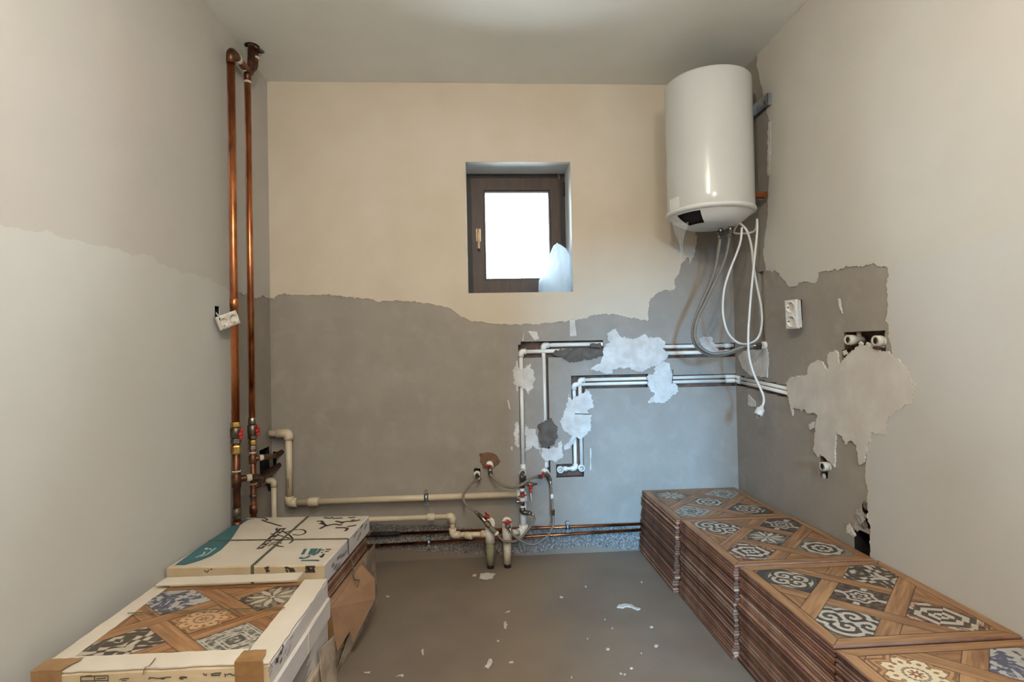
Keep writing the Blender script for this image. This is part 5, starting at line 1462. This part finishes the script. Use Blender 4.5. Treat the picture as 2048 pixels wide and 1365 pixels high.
    strokes('side_lettering', [c7(q) for q in ([(980, 920), (1010, 860)], [(985, 880), (1005, 905)], [(1015, 850), (1030, 800)], [(1030, 840), (1050, 770)], [(1020, 920), (1040, 870)], [(1045, 745), (1052, 780)])], .006, pR, nr, 'ink', t)
    strokes('side_lettering', [c7(q) for q in ([(915, 1000), (935, 930), (950, 960)], [(920, 1040), (945, 985)], [(1065, 830), (1080, 780)], [(1085, 850), (1110, 790), (1120, 740)], [(1120, 700), (1145, 660)])], .0035, pR, nr, 'barcode', t)
    # cartons below
    zz = z0
    specs = [('white_carton', 'carton', 'second white carton down in the nearest left pile, with wet sheen', .062, .012, 'carton_side', 'carton_w'),
             ('white_carton', 'carton', 'third carton down in the nearest left pile, printed with fine text lines', .085, .004, 'carton_side', 'carton_w'),
             ('torn_carton', 'carton', 'torn dirty carton fourth down in the nearest left pile', .085, .012, 'carton_old', 'carton_front'),
             ('torn_carton', 'carton', 'lowest crushed carton on the floor in the nearest left pile', None, .006, 'carton_old', 'carton_b')]
    for k, (nm, cat, lab, hh, out, ms, mf) in enumerate(specs):
        hh = hh or zz
        tt = thing(nm, V((cN.x, cN.y, zz-hh)), lab, cat)
        cc = cN+axN*(out-.004)
        mb = MB(); quadbox(mb, cc, axN, ayN, wN-.002, dN-.004, zz-hh+.001, zz-.0005, (1, 0, 1)); mb.build('box', [ms, mf], tt)
        rs0 = cc+axN*((wN-.002)/2+.0009)
        L_ = lambda v, z: V((rs0.x+ayN.x*v, rs0.y+ayN.y*v, z))
        if k == 1:
            mb = MB()
            for j in range(9):
                z_ = zz-.014-j*.0065; a = -.19+.008*(j % 3); b = .06-.012*(j % 4)
                vs, fs = stroke_pts([L_(a, z_), L_(b, z_)], .0022, axN); mb.add(vs, fs)
            mb.build('text_lines', 'ink_brown', tt, weld=False)
        if k == 0:
            mb = MB(); mb.box(L_(.02, zz-hh/2), .0016, .006, hh-.006, (axN, ayN, V((0, 0, 1)))); mb.build('strap', 'carton_w', tt)
        if k == 2:
            for j, (v0, v1_, zt, zb, o_) in enumerate(((.10, .22, zz+.05, zz-.13, .012), (.0, .09, zz-.03, zz-.19, .02))):
                vv = [L_(v0, zt)+axN*.004, L_(v1_, zt-.02)+axN*o_, L_(v1_-.02, zb)+axN*(o_+.012), L_(v0+.01, zb+.01)+axN*.01]
                vv = [V((p.x, p.y, max(p.z, .003))) for p in vv]
                mb = MB(); mb.add(vv+[p-axN*.003 for p in vv], [(0, 1, 2, 3), (7, 6, 5, 4), (0, 4, 5, 1), (1, 5, 6, 2), (2, 6, 7, 3), (3, 7, 4, 0)]); mb.build('torn_flap', 'carton_old' if j == 0 else 'carton_front', tt)
        zz -= hh
        if zz <= .002: break
near_stack()

# ================================================================== FLOOR DEBRIS
def chip(px, outline, label, seed, group=None, m='chip', th=.003):
    c = at_z(px[0], px[1], 0)
    pts = [(at_z(a, b, 0).x, at_z(a, b, 0).y) for a, b in outline]
    o = sheet('plaster_chip', ragged(pts, .0022, .006, seed, freq=70), lambda u, v, h: V((u, v, h+.0004)), th, m, None)
    return tag(o, label, 'debris', group)
c8 = cropfn(700, 960, .3027)
chip((1257, 1216), c8([(1762, 848), (1775, 835), (1815, 827), (1860, 832), (1885, 852), (1920, 860), (1900, 866), (1868, 852), (1830, 842), (1800, 852)]), 'long curved strip of white plaster on the floor beside the tiles', 1, None, 'chip', .005)
chip((977, 1330), c8([(915, 1190), (938, 1188), (935, 1225), (918, 1255), (888, 1240), (905, 1222)]), 'pale lump of plaster on the floor near the bottom edge', 2)
small = [(1395, 780, 6), (1685, 928, 4), (1992, 978, 6), (2022, 1103, 8), (1705, 1124, 7), (1558, 708, 4), (1790, 1288, 5), (1815, 1292, 5), (1925, 1152, 4), (1735, 985, 3), (978, 1070, 4), (1860, 1250, 4), (1925, 680, 4), (1465, 1310, 4), (1570, 1055, 3)]
order = {k: i for i, k in enumerate(sorted(range(len(small)), key=lambda k: small[k][0]))}
for k, (x, y, r) in enumerate(small):
    rr = random.Random(k)
    chip(c8([(x, y)])[0], c8([(x+r*1.6*math.cos(a)*rr.uniform(.7, 1.3), y+r*math.sin(a)*rr.uniform(.7, 1.3)) for a in [i*math.pi/3 for i in range(6)]]), nth(order[k]+1)+' small white plaster crumb on the floor, counted from the left', 100+k, 'plaster crumbs on the floor')
# flat smears of plaster trodden into the screed are part of the floor
for k, q in enumerate(([(858, 655), (862, 622), (900, 615), (960, 622), (945, 650), (905, 662)], [(808, 640), (812, 628), (836, 628), (830, 642)], [(1040, 872), (1060, 865), (1052, 880), (1025, 880)], [(1015, 940), (1035, 935), (1035, 985), (1018, 985)], [(1045, 1205), (1075, 1198), (1080, 1212), (1050, 1215)],
                       [(300, 1300), (360, 1285), (350, 1305)], [(90, 1270), (135, 1268), (130, 1278), (95, 1280)], [(235, 770), (262, 768), (258, 778)], [(475, 1125), (483, 1125), (486, 1160), (478, 1160)])):
    pts = [(at_z(a, b, 0).x, at_z(a, b, 0).y) for a, b in c8(q)]
    sheet('plaster_smear', ragged(pts, .004, .006, 200+k, freq=60), lambda u, v, h: V((u, v, h)), .0006, 'filler_beige', floor)
